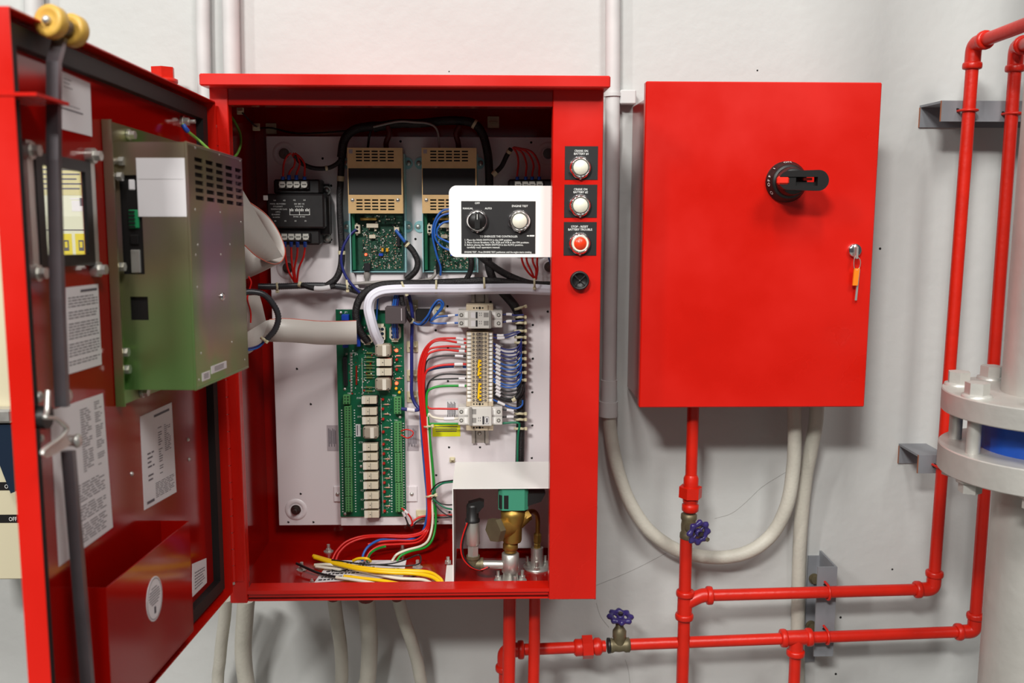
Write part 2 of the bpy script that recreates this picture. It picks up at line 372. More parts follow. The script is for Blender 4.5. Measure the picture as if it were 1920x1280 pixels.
def gasket(i, wdt, z0, z1):
    m = MB(); m.holed(DS, U1+i, DB+i, U0-i, DT-i, z0, z1, [(U1+i+wdt, DB+i+wdt, U0-i-wdt, DT-i-wdt)]); return m
g_ = gasket(.008, .019, 0, .011); part('gasket', g_, M['rubber'], door)
# reinforcing seam: plain.  Items fixed on the door
def dpaper(name, quad, label, lines=(), extra=None, m0='paper', off=.0006, parent=None):
    """a printed sheet stuck to the door skin; quad = its four photo corners TL, TR, BR, BL; lines = (u0, u1, v) print bars inside it"""
    P = [DS.px(*c, off) for c in quad]; m = MB()
    fq = [DS.P(x, y, 0) for x, y in P]; bq = [DS.P(x, y, off) for x, y in P]
    m.add(fq+bq, [(0, 1, 2, 3), (7, 6, 5, 4), (0, 4, 5, 1), (1, 5, 6, 2), (2, 6, 7, 3), (3, 7, 4, 0)], 0)
    def uv(u, v):
        a = [P[0][i]*(1-u)+P[1][i]*u for i in (0, 1)]; b = [P[3][i]*(1-u)+P[2][i]*u for i in (0, 1)]
        return [a[i]*(1-v)+b[i]*v for i in (0, 1)]
    for u0, u1, v, h in lines:
        c = [uv(u0, v), uv(u1, v), uv(u1, v+h), uv(u0, v+h)]
        m.add([DS.P(x, y, off+.0002) for x, y in c], [(3, 2, 1, 0)], 1)
    o = part(name, m, [M[m0], M['ink'], M['inkd']], parent or door, label); return o, uv
rs = random.Random(3)
def parag(u0, u1, v0, v1, n, gaps=()):
    out = []
    for i in range(n):
        if i in gaps: continue
        v = v0+(v1-v0)*i/n; h = (v1-v0)/n*.38; u = u0
        while u < u1-.04:
            e = min(u1, u+rs.uniform(.05, .16)); out.append((u, e, v, h)); u = e+.025
        if rs.random() < .3 and out: out.pop()
    return out
dpaper('instruction_sheet', [(124, 539), (184, 532), (191, 683), (127, 702)], 'white printed sheet under the viewing window', [(.42, .95, .045, .03)]+parag(.05, .95, .12, .93, 24, (4, 8, 15, 21)))
dpaper('instruction_sheet', [(94, 770), (193, 737), (212, 988), (111, 1062)], 'long white chart sheet behind the lower latch bar', parag(.52, .72, .06, .5, 26)+parag(.8, .95, .04, .5, 30)+parag(.3, .9, .56, .97, 22, (7, 14)))
dpaper('instruction_sheet', [(263, 781), (322, 754), (331, 922), (271, 956)], 'white printed diagram sheet beside the lower corner of the gold box', [(.4, .9, .05, .025)]+parag(.15, .35, .42, .75, 7)+parag(.5, .62, .2, .72, 20)+parag(.7, .9, .2, .5, 14)+parag(.35, .95, .78, .95, 9)+[(.08, .3, .93, .03)])
dpaper('nameplate', [(112, 132), (169, 156), (173, 256), (117, 242)], 'grey nameplate sticker near the door top', [(.1, .35, .1, .012), (.1, .3, .17, .012), (.1, .38, .24, .012), (.0, .6, .55, .01), (.0, .7, .62, .025)], m0='paper')
dpaper('torn_label', [(361, 1057), (387, 1046), (388, 1092), (361, 1119)], 'small torn cream label near the hinge corner of the door', parag(.15, .85, .3, .9, 6))
# viewing window
win = MB(); win.holed(DS, wx0, wy0, wx1, wy1, 0, .006, [(wx0+.014, wy0+.012, wx1-.014, wy1-.012)]); win_o = part('viewing_window_frame', win, M['black'], door)
pan = MB(); pan.box(DS, wx0+.013, wy0+.011, .0005, wx1-.013, wy1-.011, .0025); part('window_pane', pan, M['glass'], door)
for q in ((52, 282), (170, 292), (65, 512), (180, 505)):
    p = DS.at(*q, .004); mb = MB(); mb.cyl(p-nn*.004, p+nn*.005, .0085, n=12); mb.hexa(p+nn*.005, p+nn*.012, .006); part('window_clamp', mb, M['zinc'], door)
for sx in (0, 1):
    mb = MB(); xx = wx0-.013 if sx == 0 else wx1+.001; mb.box(DS, xx, wy0-.01, 0, xx+.012, wy1+.01, .0045); part('clamp_strip', mb, M['zinc'], door)
# document pocket
po = .038
TLp, TRp, BRp, BLp = [DS.px(*c, po) for c in ((197, 1103), (354, 977), (361, 1140), (212, 1272))]
pk = MB(); xa, xb = (TLp[0]+BLp[0])/2, (TRp[0]+BRp[0])/2; ya = (TLp[1]+TRp[1])/2; yb = DB+.03
pk.box(DS, xa, yb, po-.0015, xb, ya, po, 0, .0005); pk.box(DS, xa-.0015, yb, 0, xa, ya, po); pk.box(DS, xb, yb, 0, xb+.0015, ya, po); pk.box(DS, xa, yb-.0015, 0, xb, yb, po)
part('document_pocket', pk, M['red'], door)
c = DS.px(290, 1122, po+.0005); m = MB(); rr_ = .0245
cc = DS.P(c[0], c[1], po); rd = MB(); n_ = 32
DPK = dframe(-TK+po)
rd.prism(DPK, [(c[0]+rr_*math.cos(2*math.pi*i/n_), c[1]+rr_*1.12*math.sin(2*math.pi*i/n_)) for i in range(n_)], 0, .0005, 0)
for rr2, a2 in ((.93, .9),):
    for i in range(n_):
        A, B = 2*math.pi*i/n_, 2*math.pi*(i+1)/n_
        rd.add([DPK.P(c[0]+rr_*k*math.cos(t), c[1]+rr_*1.12*k*math.sin(t), .0007) for k, t in ((rr2, A), (rr2, B), (a2, B), (a2, A))], [(3, 2, 1, 0), (0, 1, 2, 3)], 1)
for i, (hw, y) in enumerate(((.35, .55), (.6, .4), (.66, .27), (.7, .14), (.66, .01), (.55, -.12), (.4, -.25))):
    rd.box(DPK, c[0]-hw*rr_, c[1]+y*rr_, .0005, c[0]+hw*rr_, c[1]+(y+.045)*rr_, .0007, 1)
rd.box(DPK, c[0]-.1*rr_, c[1]-.75*rr_, .0005, c[0]+.1*rr_, c[1]-.4*rr_, .0007, 2)
part('round_sticker', rd, [M['paper'], M['ink'], M['navy']], door, 'white round printed sticker on the document pocket')
for q in ((352, 824), (354, 861), (246, 888)):
    p = DS.at(*q); mb = MB(); mb.ball(p, .003, 10); part('door_rivet', mb, M['zinc'], door)
# earth stud at the top by the hinge
p = DS.at(340, 228); mb = MB(); mb.cyl(p, p+nn*.004, .008, n=14); mb.hexa(p+nn*.004, p+nn*.011, .006); mb.cyl(p+nn*.011, p+nn*.02, .003, n=8); part('earth_stud', mb, M['zinc'], door)
# ---------------------------------------------------------------- latch bars, rollers, cam (one thing on the door)
LB = dframe(-TK+.03)
lt = thing('door_latch', 'steel flat latch bar with yellow rollers on the open red door', 'latch', LB.at(110, 760))
def flat(pts, wd, th, off=0):
    m = MB(); q = [LB.px(*p_) for p_ in pts]
    for i in range(len(q)-1):
        (xa_, ya_), (xb_, yb_) = q[i], q[i+1]
        vs = [LB.P(x+sx*wd/2, y, off+sz*th/2) for x, y in ((xa_, ya_), (xb_, yb_)) for sx, sz in ((-1, -1), (1, -1), (1, 1), (-1, 1))]
        m.add(vs, [(0, 1, 2, 3), (7, 6, 5, 4), (0, 4, 5, 1), (1, 5, 6, 2), (2, 6, 7, 3), (3, 7, 4, 0)])
    return m
M['bar'] = mat('grey_steel_bar', (112, 108, 112), .3, .75, var=.12, vscale=20)
part('upper_bar', flat([(113, 72), (101, 116), (101, 300), (108, 560), (117, 762)], .0075, .012), M['bar'], lt)
part('lower_bar', flat([(128, 845), (146, 1060), (168, 1330)], .0075, .012), M['bar'], lt)
M['nylon'] = mat('yellow_nylon', (206, 164, 74), .4, spec=.4)
ax = V((.25, .93, -.1)).normalized(); p0 = LB.at(99, 42, .0)
for i, sft in enumerate((-.008, .022)):
    q0 = p0+ax*sft; mb = MB(); mb.lathe(q0, ax, [(.004, .001), (.009, .001), (.0105, 0), (.0148, 0), (.016, .002), (.016, .011), (.0148, .013), (.0105, .013), (.009, .0115), (.004, .0115)], 24); part('roller', mb, M['nylon'], lt)
mb = MB(); mb.cyl(p0-ax*.0085, p0+ax*.037, .0042, n=12); mb.ball(p0-ax*.0085, .0045, 10); part('roller_axle', mb, M['zinc'], lt)
mb = MB(); mb.cyl(p0+ax*.013, p0+ax*.02, .0085, n=14); part('roller_bracket', mb, M['bar'], lt)
g = [LB.at(*q, 0) for q in ((35, 186), (80, 187), (130, 192))]
gp = LB.px(80, 187); mb = MB(); mb.box(LB, gp[0]-.035, gp[1]-.0015, -.03, gp[0]+.028, gp[1]+.0015, .012); part('bar_guide', mb, M['redface'], lt)
# cam: zinc bent plate
cm = [(90, 732), (88, 772), (84, 782), (104, 784), (122, 798), (124, 806), (112, 822), (84, 842), (79, 852)]
q = [LB.at(a, b, .004+.002*min(i, 4)) for i, (a, b) in enumerate(cm)]
sm_ = smooth(q, 4); mb = MB(); mb.strip(sm_, [nn*.002 + dd*.0006 for _ in sm_], .0032, 0)
part('cam_edge', mb, M['zinc'], lt)
q = [LB.at(a, b, .008) for a, b in ((124, 806), (112, 822), (84, 842), (79, 852), (88, 859), (106, 850), (134, 832), (121, 812))]
mb = MB(); nv = len(q); mb.add(q+[p_-nn*.002 for p_ in q], [list(range(nv)), list(range(nv, 2*nv))[::-1]]+[(i, i+nv, (i+1) % nv+nv, (i+1) % nv) for i in range(nv)]); part('cam_plate', mb, M['zinc'], lt)
p = LB.at(75, 782, -.01); mb = MB(); mb.cyl(p-nn*.02, p+nn*.008, .0115, n=16); part('handle_hub', mb, M['black'], lt)
for q, r_ in (((124, 742), .0075), ((72, 744), .006), ((76, 822), .004), ((143, 826), .0075)):
    p = LB.at(*q, .0) if q[0] > 100 else DS.at(*q, .008); mb = MB(); mb.cyl(p-nn*.008, p+nn*.001, r_*.8, n=12); mb.ball(p+nn*.001, r_, 12, sq=.6, ax=nn); part('latch_bolt', mb, M['zinc'], lt)
# ---------------------------------------------------------------- gold electronics box on the door
u_n = DS.px(219, 500, 0)[0]
def on_side(a, b, u):   # where the ray meets the plane local x = u of the door: returns (y, off)
    d = FWD*FPX+RT*(a-960)-UP*(b-640); n = D0.ey.cross(D0.ez); p0_ = DS.P(u, 0, 0)
    t_ = (p0_-CAM).dot(n)/d.dot(n); q_ = DS.loc(CAM+d*t_); return q_.y, q_.z
yT, h1 = on_side(355, 266, u_n); yB, h2 = on_side(362, 731, u_n); gh_ = (h1+h2)/2
GF = dframe(-TK+gh_)
u_f = (GF.px(455, 290)[0]+GF.px(463, 690)[0])/2
eb = thing('electronics_box', 'gold passivated sheet metal electronics box with vents mounted on the open door', 'enclosure', DS.P((u_n+u_f)/2, yB, 0))
p1 = DS.px(203, 228); p2 = DS.px(216, 762)
mb = MB(); mb.box(DS, min(p1[0], p2[0])-.0, p2[1], .001, u_f+.012, p1[1], .0035, 0); mb.box(DS, min(p1[0], p2[0]), p2[1], .0035, min(p1[0], p2[0])+.002, p1[1], .012); part('mounting_plate', mb, M['gold'], eb)
# near side face with two openings (seen in the photo)
SF = Frame(DS.P(u_n, 0, 0), D0.ez, D0.ey, -D0.ex.normalized())   # x = off, y = up, z toward the camera
def sp(a, b): y, o = on_side(a, b, u_n); return o, y
def srect(x0, y0, x1, y1):
    A = [sp(x0, y0), sp(x1, y0), sp(x0, y1), sp(x1, y1)]; return min(A[0][0], A[2][0]), (A[2][1]+A[3][1])/2, max(A[1][0], A[3][0]), (A[0][1]+A[1][1])/2
ho = [srect(232, 328, 263, 514), srect(246, 556, 277, 600)]
mb = MB(); mb.holed(SF, .0035, yB, gh_, yT, -.0015, 0, ho); part('side_panel', mb, M['gold'], eb)
mb = MB(); xo = u_n+.0015
mb.box(DS, xo, yT-.0015, .0035, u_f, yT, gh_); mb.box(DS, xo, yB, .0035, u_f, yB+.0015, gh_); mb.box(DS, u_f-.0015, yB, .0035, u_f, yT, gh_); part('housing', mb, M['gold'], eb)
vents = []
vx = [(366, 381), (387, 401), (406, 419), (424, 437), (442, 455)]
for i, (a, b) in enumerate(vx):
    for j in range(6):
        yc = 302.5+14.0*j+i*(3.9-.35*j)
        l, r_ = GF.px(a, yc)[0], GF.px(b, yc)[0]; y_ = GF.px((a+b)/2, yc)[1]; vents.append((l, y_-.0026, r_, y_+.0026))
fx = [(sum(v[0] for v in vents[i*6:i*6+6])/6, sum(v[2] for v in vents[i*6:i*6+6])/6) for i in range(5)]; fy = [sum(vents[i*6+j][1] for i in range(5))/5 for j in range(6)]
vents = [(a, y_, b, y_+.0052) for a, b in fx for y_ in fy]
mb = MB(); mb.holed(GF, u_n, yB, u_f, yT, -.0015, 0, vents); part('front_panel', mb, M['gold'], eb)
mb = MB(); mb.box(DS, u_n+.004, yB+.004, .005, u_f-.004, yT-.004, gh_-.012); part('inner_tray', mb, M['black'], eb)
for e0, e1 in (((u_n+.001, yB), (u_n+.001, yT)), ((u_n, yT-.001), (u_f, yT-.001)), ((u_n, yB+.001), (u_f, yB+.001))):
    mb = MB(); mb.cyl(DS.P(*e0, gh_-.001), DS.P(*e1, gh_-.001), .0019, n=10); part('folded_edge', mb, M['gold'], eb)
q = srect(260, 296, 346, 406)
lb = MB(); lb.box(SF, q[0], q[1], 0, q[2], q[3], .0005); q2 = srect(258, 296, 342, 334)
part('blank_label', lb, M['paper'], eb, 'blank white label on the near side of the gold box')
lb = MB(); lb.box(SF, q2[0], q2[1]-.001, .0005, q2[2], q2[3], .0009); part('blank_label', lb, M['paper'], eb, 'second blank white label overlapping the top of the first')
for nm, qq, m_, dpt in (('circuit_board', (237, 332, 244, 512), 'beigeb', -.008), ('terminal_connector', (241, 393, 258, 428), 'tgreen', -.004), ('data_connector', (243, 440, 258, 458), 'black', -.004), ('serial_port', (245, 468, 261, 512), 'zinc', -.004), ('capacitor', (239, 336, 250, 356), 'paper', -.006)):
    r4 = srect(*qq)
    M.setdefault('beigeb', mat('board_edge', (190, 170, 130), .5)); M.setdefault('tgreen', mat('green_terminal_plastic', (30, 140, 86), .45))
    mb = MB(); mb.box(SF, r4[0], r4[1], dpt-.012, r4[2], r4[3], dpt+.003, 0, .001)
    if nm == 'terminal_connector':
        for k in range(5): mb.box(SF, r4[0]+.001, r4[1]+(r4[3]-r4[1])*(k+.2)/5, dpt+.003, r4[2]-.004, r4[1]+(r4[3]-r4[1])*(k+.75)/5, dpt+.0045, 1)
    part(nm, mb, [M[m_], M['hole']], eb)
for q in ((221, 302), (217, 331), (222, 500), (229, 660), (232, 692)):
    p = DS.at(*q, .008); mb = MB(); mb.cyl(p-nn*.005, p+nn*.003, .004, n=8); mb.hexa(p+nn*.002, p+nn*.008, .0055); part('standoff_nut', mb, M['zinc'], eb)
for q in ((240, 253), (265, 735)):
    p = DS.at(*q, .004); mb = MB(); mb.cyl(p, p+nn*.003, .007, n=12); mb.hexa(p+nn*.003, p+nn*.009, .0055); part('mounting_nut', mb, M['zinc'], eb)
for q in ((366, 277), (411, 290), (450, 301), (366, 393), (413, 398), (452, 416), (371, 459), (431, 458), (367, 478), (414, 477), (370, 538), (377, 662), (435, 641), (373, 712), (459, 674)):
    p = GF.at(*q); mb = MB(); mb.ball(p, .0018, 8, sq=.4, ax=nn); part('panel_rivet', mb, M['zinc'], eb)
p = GF.at(416, 556); mb = MB(); mb.ball(p, .006, 12, sq=.7, ax=nn); part('panel_screw', mb, M['chrome'], eb)
for q, lines in (((396, 675, 424, 702), 1), ((379, 693, 393, 716), 0)):
    x0_, y0_ = GF.px(q[0], q[3]-1); x1_, y1_ = GF.px(q[2], q[1]+1)
    mb = MB(); mb.box(GF, x0_, y0_, 0, x1_, y1_, .0005)
    for k in range(4): mb.box(GF, x0_+.2*(x1_-x0_), y1_-(.25+.17*k)*(y1_-y0_), .0005, x1_-.2*(x1_-x0_), y1_-(.2+.17*k)*(y1_-y0_), .0007, 1)
    part('printed_label', mb, [M['paper'], M['inkd']], eb, 'small white printed label on the lower front of the gold box')
# ================================================================ closed isolator cabinet
C2 = yplane(.105); t2 = math.radians(0)
b0 = C2.rect(1212, 150, 1661, 768, 0)
bx0, bz0, bx1, bz1 = .2628, 1.1035, .6588, 1.6475
iso = thing('isolator_cabinet', 'closed plain red steel cabinet with rotary switch handle', 'cabinet', ((bx0+bx1)/2, .2, bz0))
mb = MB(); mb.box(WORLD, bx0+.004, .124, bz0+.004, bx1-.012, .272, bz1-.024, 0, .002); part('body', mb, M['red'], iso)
mb = MB(); mb.box(WORLD, bx0, .105, bz0, bx1-.006, .1235, bz1, 0, .0018); 
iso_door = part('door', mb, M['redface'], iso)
mb = MB(); mb.box(WORLD, bx0+.003, .16, bz1-.07, bx0+.0042, .162, bz1-.026); 
mb = MB()
for z in (1.15, 1.58): mb.cyl((bx0+.03, .272, z), (bx0+.03, YW, z), .006, n=8); mb.cyl((bx1-.04, .272, z), (bx1-.04, YW, z), .006, n=8)
part('wall_spacer', mb, M['zinc'], iso)
# rotary handle
h0 = C2.at(1473, 341); OUT = V((0, -1, 0))
rh = thing('rotary_handle', 'black rotary switch handle with red thumb piece on the closed cabinet', 'switch', h0)
mb = MB(); mb.lathe(h0, OUT, [(.034, 0), (.034, .006), (.0325, .008), (.029, .018), (.027, .022), (.0, .022)], 32); part('base_ring', mb, M['black'], rh)
mb = MB(); mb.lathe(h0+OUT*.022, OUT, [(.024, 0), (.022, .02), (.02, .024), (0, .024)], 28); part('hub', mb, M['black'], rh)
HF = yplane(.105-.062)
pts = []
xa, za = HF.px(1481, 337); xb, zb = HF.px(1551, 339)
xa, zm = HF.px(1476, 338); xb, _ = HF.px(1552, 338); hr = .0165
pts = [(xa+hr*.9*math.cos(t), zm+hr*.9*math.sin(t)) for t in [math.pi/2+math.pi*i/10 for i in range(11)]]+[(xb-hr+hr*math.cos(t), zm+hr*math.sin(t)) for t in [-math.pi/2+math.pi*i/10 for i in range(11)]]
# lever with a real slot: upper rail, lower rail, end
mb = MB(); sl = (.0055, -.0085); xs0, xs1 = HF.px(1491, 338)[0], HF.px(1531, 338)[0]
up_ = [(x, max(z, zm+sl[0])) for x, z in pts]; 
def clip_band(lo, hi, x0=-9, x1=9): # outline of the lever between two heights
    n_ = 24; out = []
    xl, xr = xa-hr*.9, xb
    def half(x):
        if x < xa: return math.sqrt(max(0, (hr*.9)**2-(x-xa)**2))
        if x > xb-hr: return math.sqrt(max(0, hr**2-(x-xb+hr)**2))
        return hr*.9+(hr*.1)*(x-xa)/max(1e-6, xb-hr-xa)
    X = [max(xl, x0)+(min(xr, x1)-max(xl, x0))*i/(n_*6) for i in range(n_*6+1)]; X = [x for x in X if min(hi, zm+half(x)) > max(lo, zm-half(x))+1e-6]; X = X[:1]+X[3:-3:6]+X[-1:]
    top = [(x, min(hi, zm+half(x))) for x in X]; bot = [(x, max(lo, zm-half(x))) for x in X]
    return bot+top[::-1]
mb.prism(HF, clip_band(zm+sl[0], 9), -.012, .006); mb.prism(HF, clip_band(-9, zm+sl[1]), -.012, .006)
mb.prism(HF, clip_band(zm+sl[1], zm+sl[0], xs1, 9), -.012, .006); mb.prism(HF, clip_band(zm+sl[1], zm+sl[0], -9, xs0), -.012, .004)
mb.box(HF, xs0, zm+sl[1], -.012, xs1, zm+sl[1]+.006, -.004)
part('lever', mb, M['black'], rh)
M['handred'] = mat('red_handle_plastic', (232, 48, 30), .4)
mb = MB(); q = HF.rect(1458, 330, 1480, 346, .004); mb.box(HF, q[0], q[1], -.004, q[2], q[3], .0065, 0, .003); part('thumb_lock', mb, M['handred'], rh); mb = MB(); q = HF.rect(1508, 333, 1524, 338, 0); mb.box(HF, q[0], q[1], -.009, q[2], q[3], -.003); part('slot_tab', mb, M['handred'], rh)
# OFF 0 lettering on the ring
RF = Frame(h0+OUT*.0085, (0, 0, 1), (-1, 0, 0), OUT)
mb = MB(); 
for ch, ang in (('O', 214), ('O', 188), ('F', 176), ('F', 164), ('I', 138), ('O', 100), ('N', 88)):
    aa = R(ang); c_ = h0+OUT*.0205+V((math.cos(aa), 0, math.sin(aa)))*.0305
    e2 = V((math.cos(aa), 0, math.sin(aa))); e1 = V((math.sin(aa), 0, -math.cos(aa))); e3 = (OUT*.35+e2*.94).normalized()
    ff = Frame(h0+e2*.0322+OUT*.0125, e1, (e2*.35-OUT*.94).normalized(), e3)
    mb.text(ff, ch, 0, -.0035, .0085, .0003, 0, 'CENTER', 1)
part('dial_lettering', mb, M['letter'], rh)
# lock and keys
kl = thing('cam_lock', 'round steel lock with key near the right edge of the closed cabinet', 'lock', C2.at(1601, 469))
p = C2.at(1601, 469); mb = MB(); mb.lathe(p, OUT, [(.0112, 0), (.0112, .006), (.0098, .0078), (0, .0078)], 24); part('lock_barrel', mb, M['chrome'], kl)
mb = MB(); mb.box(C2, *C2.px(1602, 485, .012), .0078, *C2.px(1607, 462, .012), .02, 0, .0008); part('key', mb, M['zinc'], kl)
kt = thing('key_tag', 'orange plastic key tag with spare key hanging from the cabinet lock', 'key', C2.at(1606, 515))
mb = MB(); mb.tube(smooth([C2.at(a, b, o) for a, b, o in ((1604, 479, .016), (1601, 490, .015), (1602, 503, .012), (1607, 506, .012), (1612, 500, .012), (1613, 488, .015), (1606, 479, .017))], 5), .0007, 6); part('key_ring', mb, M['zinc'], kt)
M['orange'] = mat('orange_plastic', (240, 130, 20), .45)
mb = MB(); A = C2.px(1603, 518, .012); 
pl_ = [C2.px(a, b, .012) for a, b in ((1602, 503), (1612, 503), (1608, 535), (1599, 535))]; mb.prism(C2, pl_, .0085, .0125); part('tag', mb, M['orange'], kt)
mb = MB(); mb.prism(C2, [C2.px(a, b, .008) for a, b in ((1610, 503), (1613, 505), (1607, 563), (1603, 563))], .006, .0075); part('spare_key', mb, M['zinc'], kt)
# ================================================================ red pipework
def pipe_pts(pts, offs, fr=WL): return [fr.at(a, b, o) for (a, b), o in zip(pts, offs)]
def bend(pts, r, k=7):
    """round the inner corners of a polyline with fillets"""
    out = [pts[0]]
    for i in range(1, len(pts)-1):
        p, a, b = pts[i], (pts[i-1]-pts[i]), (pts[i+1]-pts[i]); L_ = min(r, a.length*.45, b.length*.45)
        s0, s1 = p+a.normalized()*L_, p+b.normalized()*L_
        for j in range(k+1):
            t_ = j/k; out.append(s0*(1-t_)**2+p*2*t_*(1-t_)+s1*t_**2)
    out.append(pts[-1]); return out
PR = .0108
def collar(p, d, r, h, ln=.012): # bead-ended fitting band
    d = V(d).normalized(); m = MB(); m.lathe(V(p)-d*ln/2, d, [(r*.98, 0), (h, 0.001), (h*1.05, ln*.3), (h*1.05, ln*.7), (h, ln-.001), (r*.98, ln)], 18); return m
def fitting(parent, pts, r, rb, cl=True):
    m = MB(); m.tube(bend(pts, .03), r, 14); o = part('elbow', m, M['redpipe'], parent)
    for p, q in ((pts[0], pts[1]), (pts[-1], pts[-2])): part('collar', collar(p, q-p, r, rb), M['redpipe'], parent)
    return o
# outer sensing line: top run, tall riser, lower run to the tee
A0 = WL.at(1970, 28, .32); A1 = WL.at(1826, 83, .1); A2 = WL.at(1750, 1104, .1); A3 = WL.at(1290, 1117, .115)
pA = thing('red_pipe', 'outer red pipe with tall riser bending left into the tee below the closed cabinet', 'pipe', A2)
mb = MB(); mb.tube([A0, A1+(A0-A1).normalized()*.03], PR*1.02, 14); part('top_run', mb, M['redpipe'], pA)
mb = MB(); mb.tube([A1+(A2-A1).normalized()*.03, A2+(A1-A2).normalized()*.03], PR, 14); part('riser', mb, M['redpipe'], pA)
mb = MB(); mb.tube([A2+(A3-A2).normalized()*.02, A3+(A2-A3).normalized()*.04], PR, 14); part('lower_run', mb, M['redpipe'], pA)
fitting(pA, [A1+(A0-A1).normalized()*.036, A1, A1+(A2-A1).normalized()*.036], PR*1.22, PR*1.42)
fitting(pA, [A2+(A1-A2).normalized()*.03, A2, A2+(A3-A2).normalized()*.03], PR*1.22, PR*1.42)
B0 = WL.at(1990, 62, .32); B1 = WL.at(1906, 88, .1); B2 = WL.at(1827, 1183, .1); B3 = WL.at(1180, 1208, .11); B4 = WL.at(946, 1219, .12)
B5 = V((B4.x, B4.y, 0))
pB = thing('red_pipe', 'inner red pipe passing behind the silver flange to the lower run with a tee', 'pipe', B2)
mb = MB(); mb.tube([B0, B1+(B0-B1).normalized()*.03], PR, 14); part('top_run', mb, M['redpipe'], pB)
mb = MB(); mb.tube([B1+(B2-B1).normalized()*.03, B2+(B1-B2).normalized()*.02], PR, 14); part('riser', mb, M['redpipe'], pB)
fitting(pB, [B1+(B0-B1).normalized()*.036, B1, B1+(B2-B1).normalized()*.036], PR*1.22, PR*1.42)
fitting(pB, [B2+(B1-B2).normalized()*.03, B2, B2+(B3-B2).normalized()*.03], PR*1.22, PR*1.42)
T0 = WL.at(1493, 1195, .105)
mb = MB(); mb.tube([B2+(B3-B2).normalized()*.02, B3], PR, 14); part('lower_run', mb, M['redpipe'], pB)
dx = (B2-B3).normalized()
mb = MB(); mb.tube([T0-dx*.026, T0+dx*.026], PR*1.28, 16); T1 = T0-V((0, 0, .03)); mb.tube([T0, T1], PR*1.25, 16); part('tee', mb, M['redpipe'], pB)
for p, d_ in ((T0-dx*.024, dx), (T0+dx*.024, dx), (T1, V((0, 0, 1)))): part('collar', collar(p, d_, PR*1.28, PR*1.5), M['redpipe'], pB)
mb = MB(); mb.tube([T1, V((T1.x, T1.y, 0))], PR, 14); part('drain_drop', mb, M['redpipe'], pB)
# left continuation after the gate valve
pC = thing('red_pipe', 'short red pipe with hexagon union turning down below the open cabinet', 'pipe', B4)
C0 = WL.at(1135, 1211, .112)
mb = MB(); mb.tube([C0, B4+(C0-B4).normalized()*.02], PR, 14); part('run', mb, M['redpipe'], pC)
fitting(pC, [B4+(C0-B4).normalized()*.03, B4, B4+V((0, 0, -.034))], PR*1.25, PR*1.5)
mb = MB(); mb.tube([B4+V((0, 0, -.03)), B5], PR, 14); part('drop', mb, M['redpipe'], pC)
u0, u1 = WL.at(1076, 1214, .115), WL.at(1137, 1211, .112); du = (u1-u0).normalized()
mb = MB(); mb.lathe(u0, du, [(PR*1.1, 0), (PR*1.45, .003), (PR*1.45, .02), (PR*1.2, .024), (PR*1.2, .036), (PR*1.5, .04), (PR*1.5, .048), (PR*1.1, .052)], 18); part('union_body', mb, M['redpipe'], pC)
mb = MB(); mb.hexa(WL.at(1092, 1213, .114), WL.at(1111, 1212, .114), PR*2.0, ph=.3); part('union_nut', mb, M['redpipe'], pC)
# two drops straight under the open cabinet
for a, b, r_, lab in ((956, 953, .0116, 'left of the two red pipes coming straight down from the open cabinet'), (1003, 999, .0104, 'right thinner one of the two red pipes under the open cabinet')):
    wtube('red_pipe', [(a, 1116), (a-1, 1200), (b, 1345)], r_, M['redpipe'], lab, 'pipe', [.165, .165, .165], 'red drops below the open cabinet', n=14, sm=False)
# feed below closed cabinet
OFS = .115
D_ = lambda a, b: WL.at(a, b, OFS)
pD = thing('red_pipe', 'upright red pipe below the closed cabinet with union and tee', 'pipe', D_(1285, 1140))
mb = MB(); mb.tube([D_(1300, 752), D_(1296, 890)], PR*.98, 14); part('upper_pipe', mb, M['redpipe'], pD)
mb = MB(); mb.lathe(D_(1296, 890), D_(1294, 960)-D_(1296, 890), [(PR, 0), (PR*1.25, .006), (PR*1.25, .02), (PR*1.15, .04), (PR*1.3, .043), (PR*1.3, .05), (PR*1.1, .052), (PR*1.4, .055), (PR*1.4, .066), (PR*1.1, .069)], 18); part('union_body', mb, M['redpipe'], pD)
mb = MB(); mb.hexa(D_(1295, 912), D_(1294, 932), .021, ph=.5); part('union_nut', mb, M['redpipe'], pD)
mb = MB(); mb.tube([D_(1287, 1000), D_(1283, 1150), V((D_(1280, 1270).x, D_(1280, 1270).y, 0))], PR*1.05, 14); part('lower_pipe', mb, M['redpipe'], pD)
mb = MB(); mb.tube([D_(1285, 1106), D_(1283, 1160)], PR*1.28, 16); 
br = [D_(1284, 1132), D_(1302, 1122), D_(1318, 1116), D_(1332, 1116)]; mb.tube(smooth(br, 5), PR*1.2, 14); part('tee', mb, M['redpipe'], pD)
for p, d_ in ((D_(1285, 1112), V((0, 0, 1))), (D_(1283, 1155), V((0, 0, 1))), (D_(1330, 1116), V((1, 0, 0)))): part('collar', collar(p, d_, PR*1.2, PR*1.5), M['redpipe'], pD)
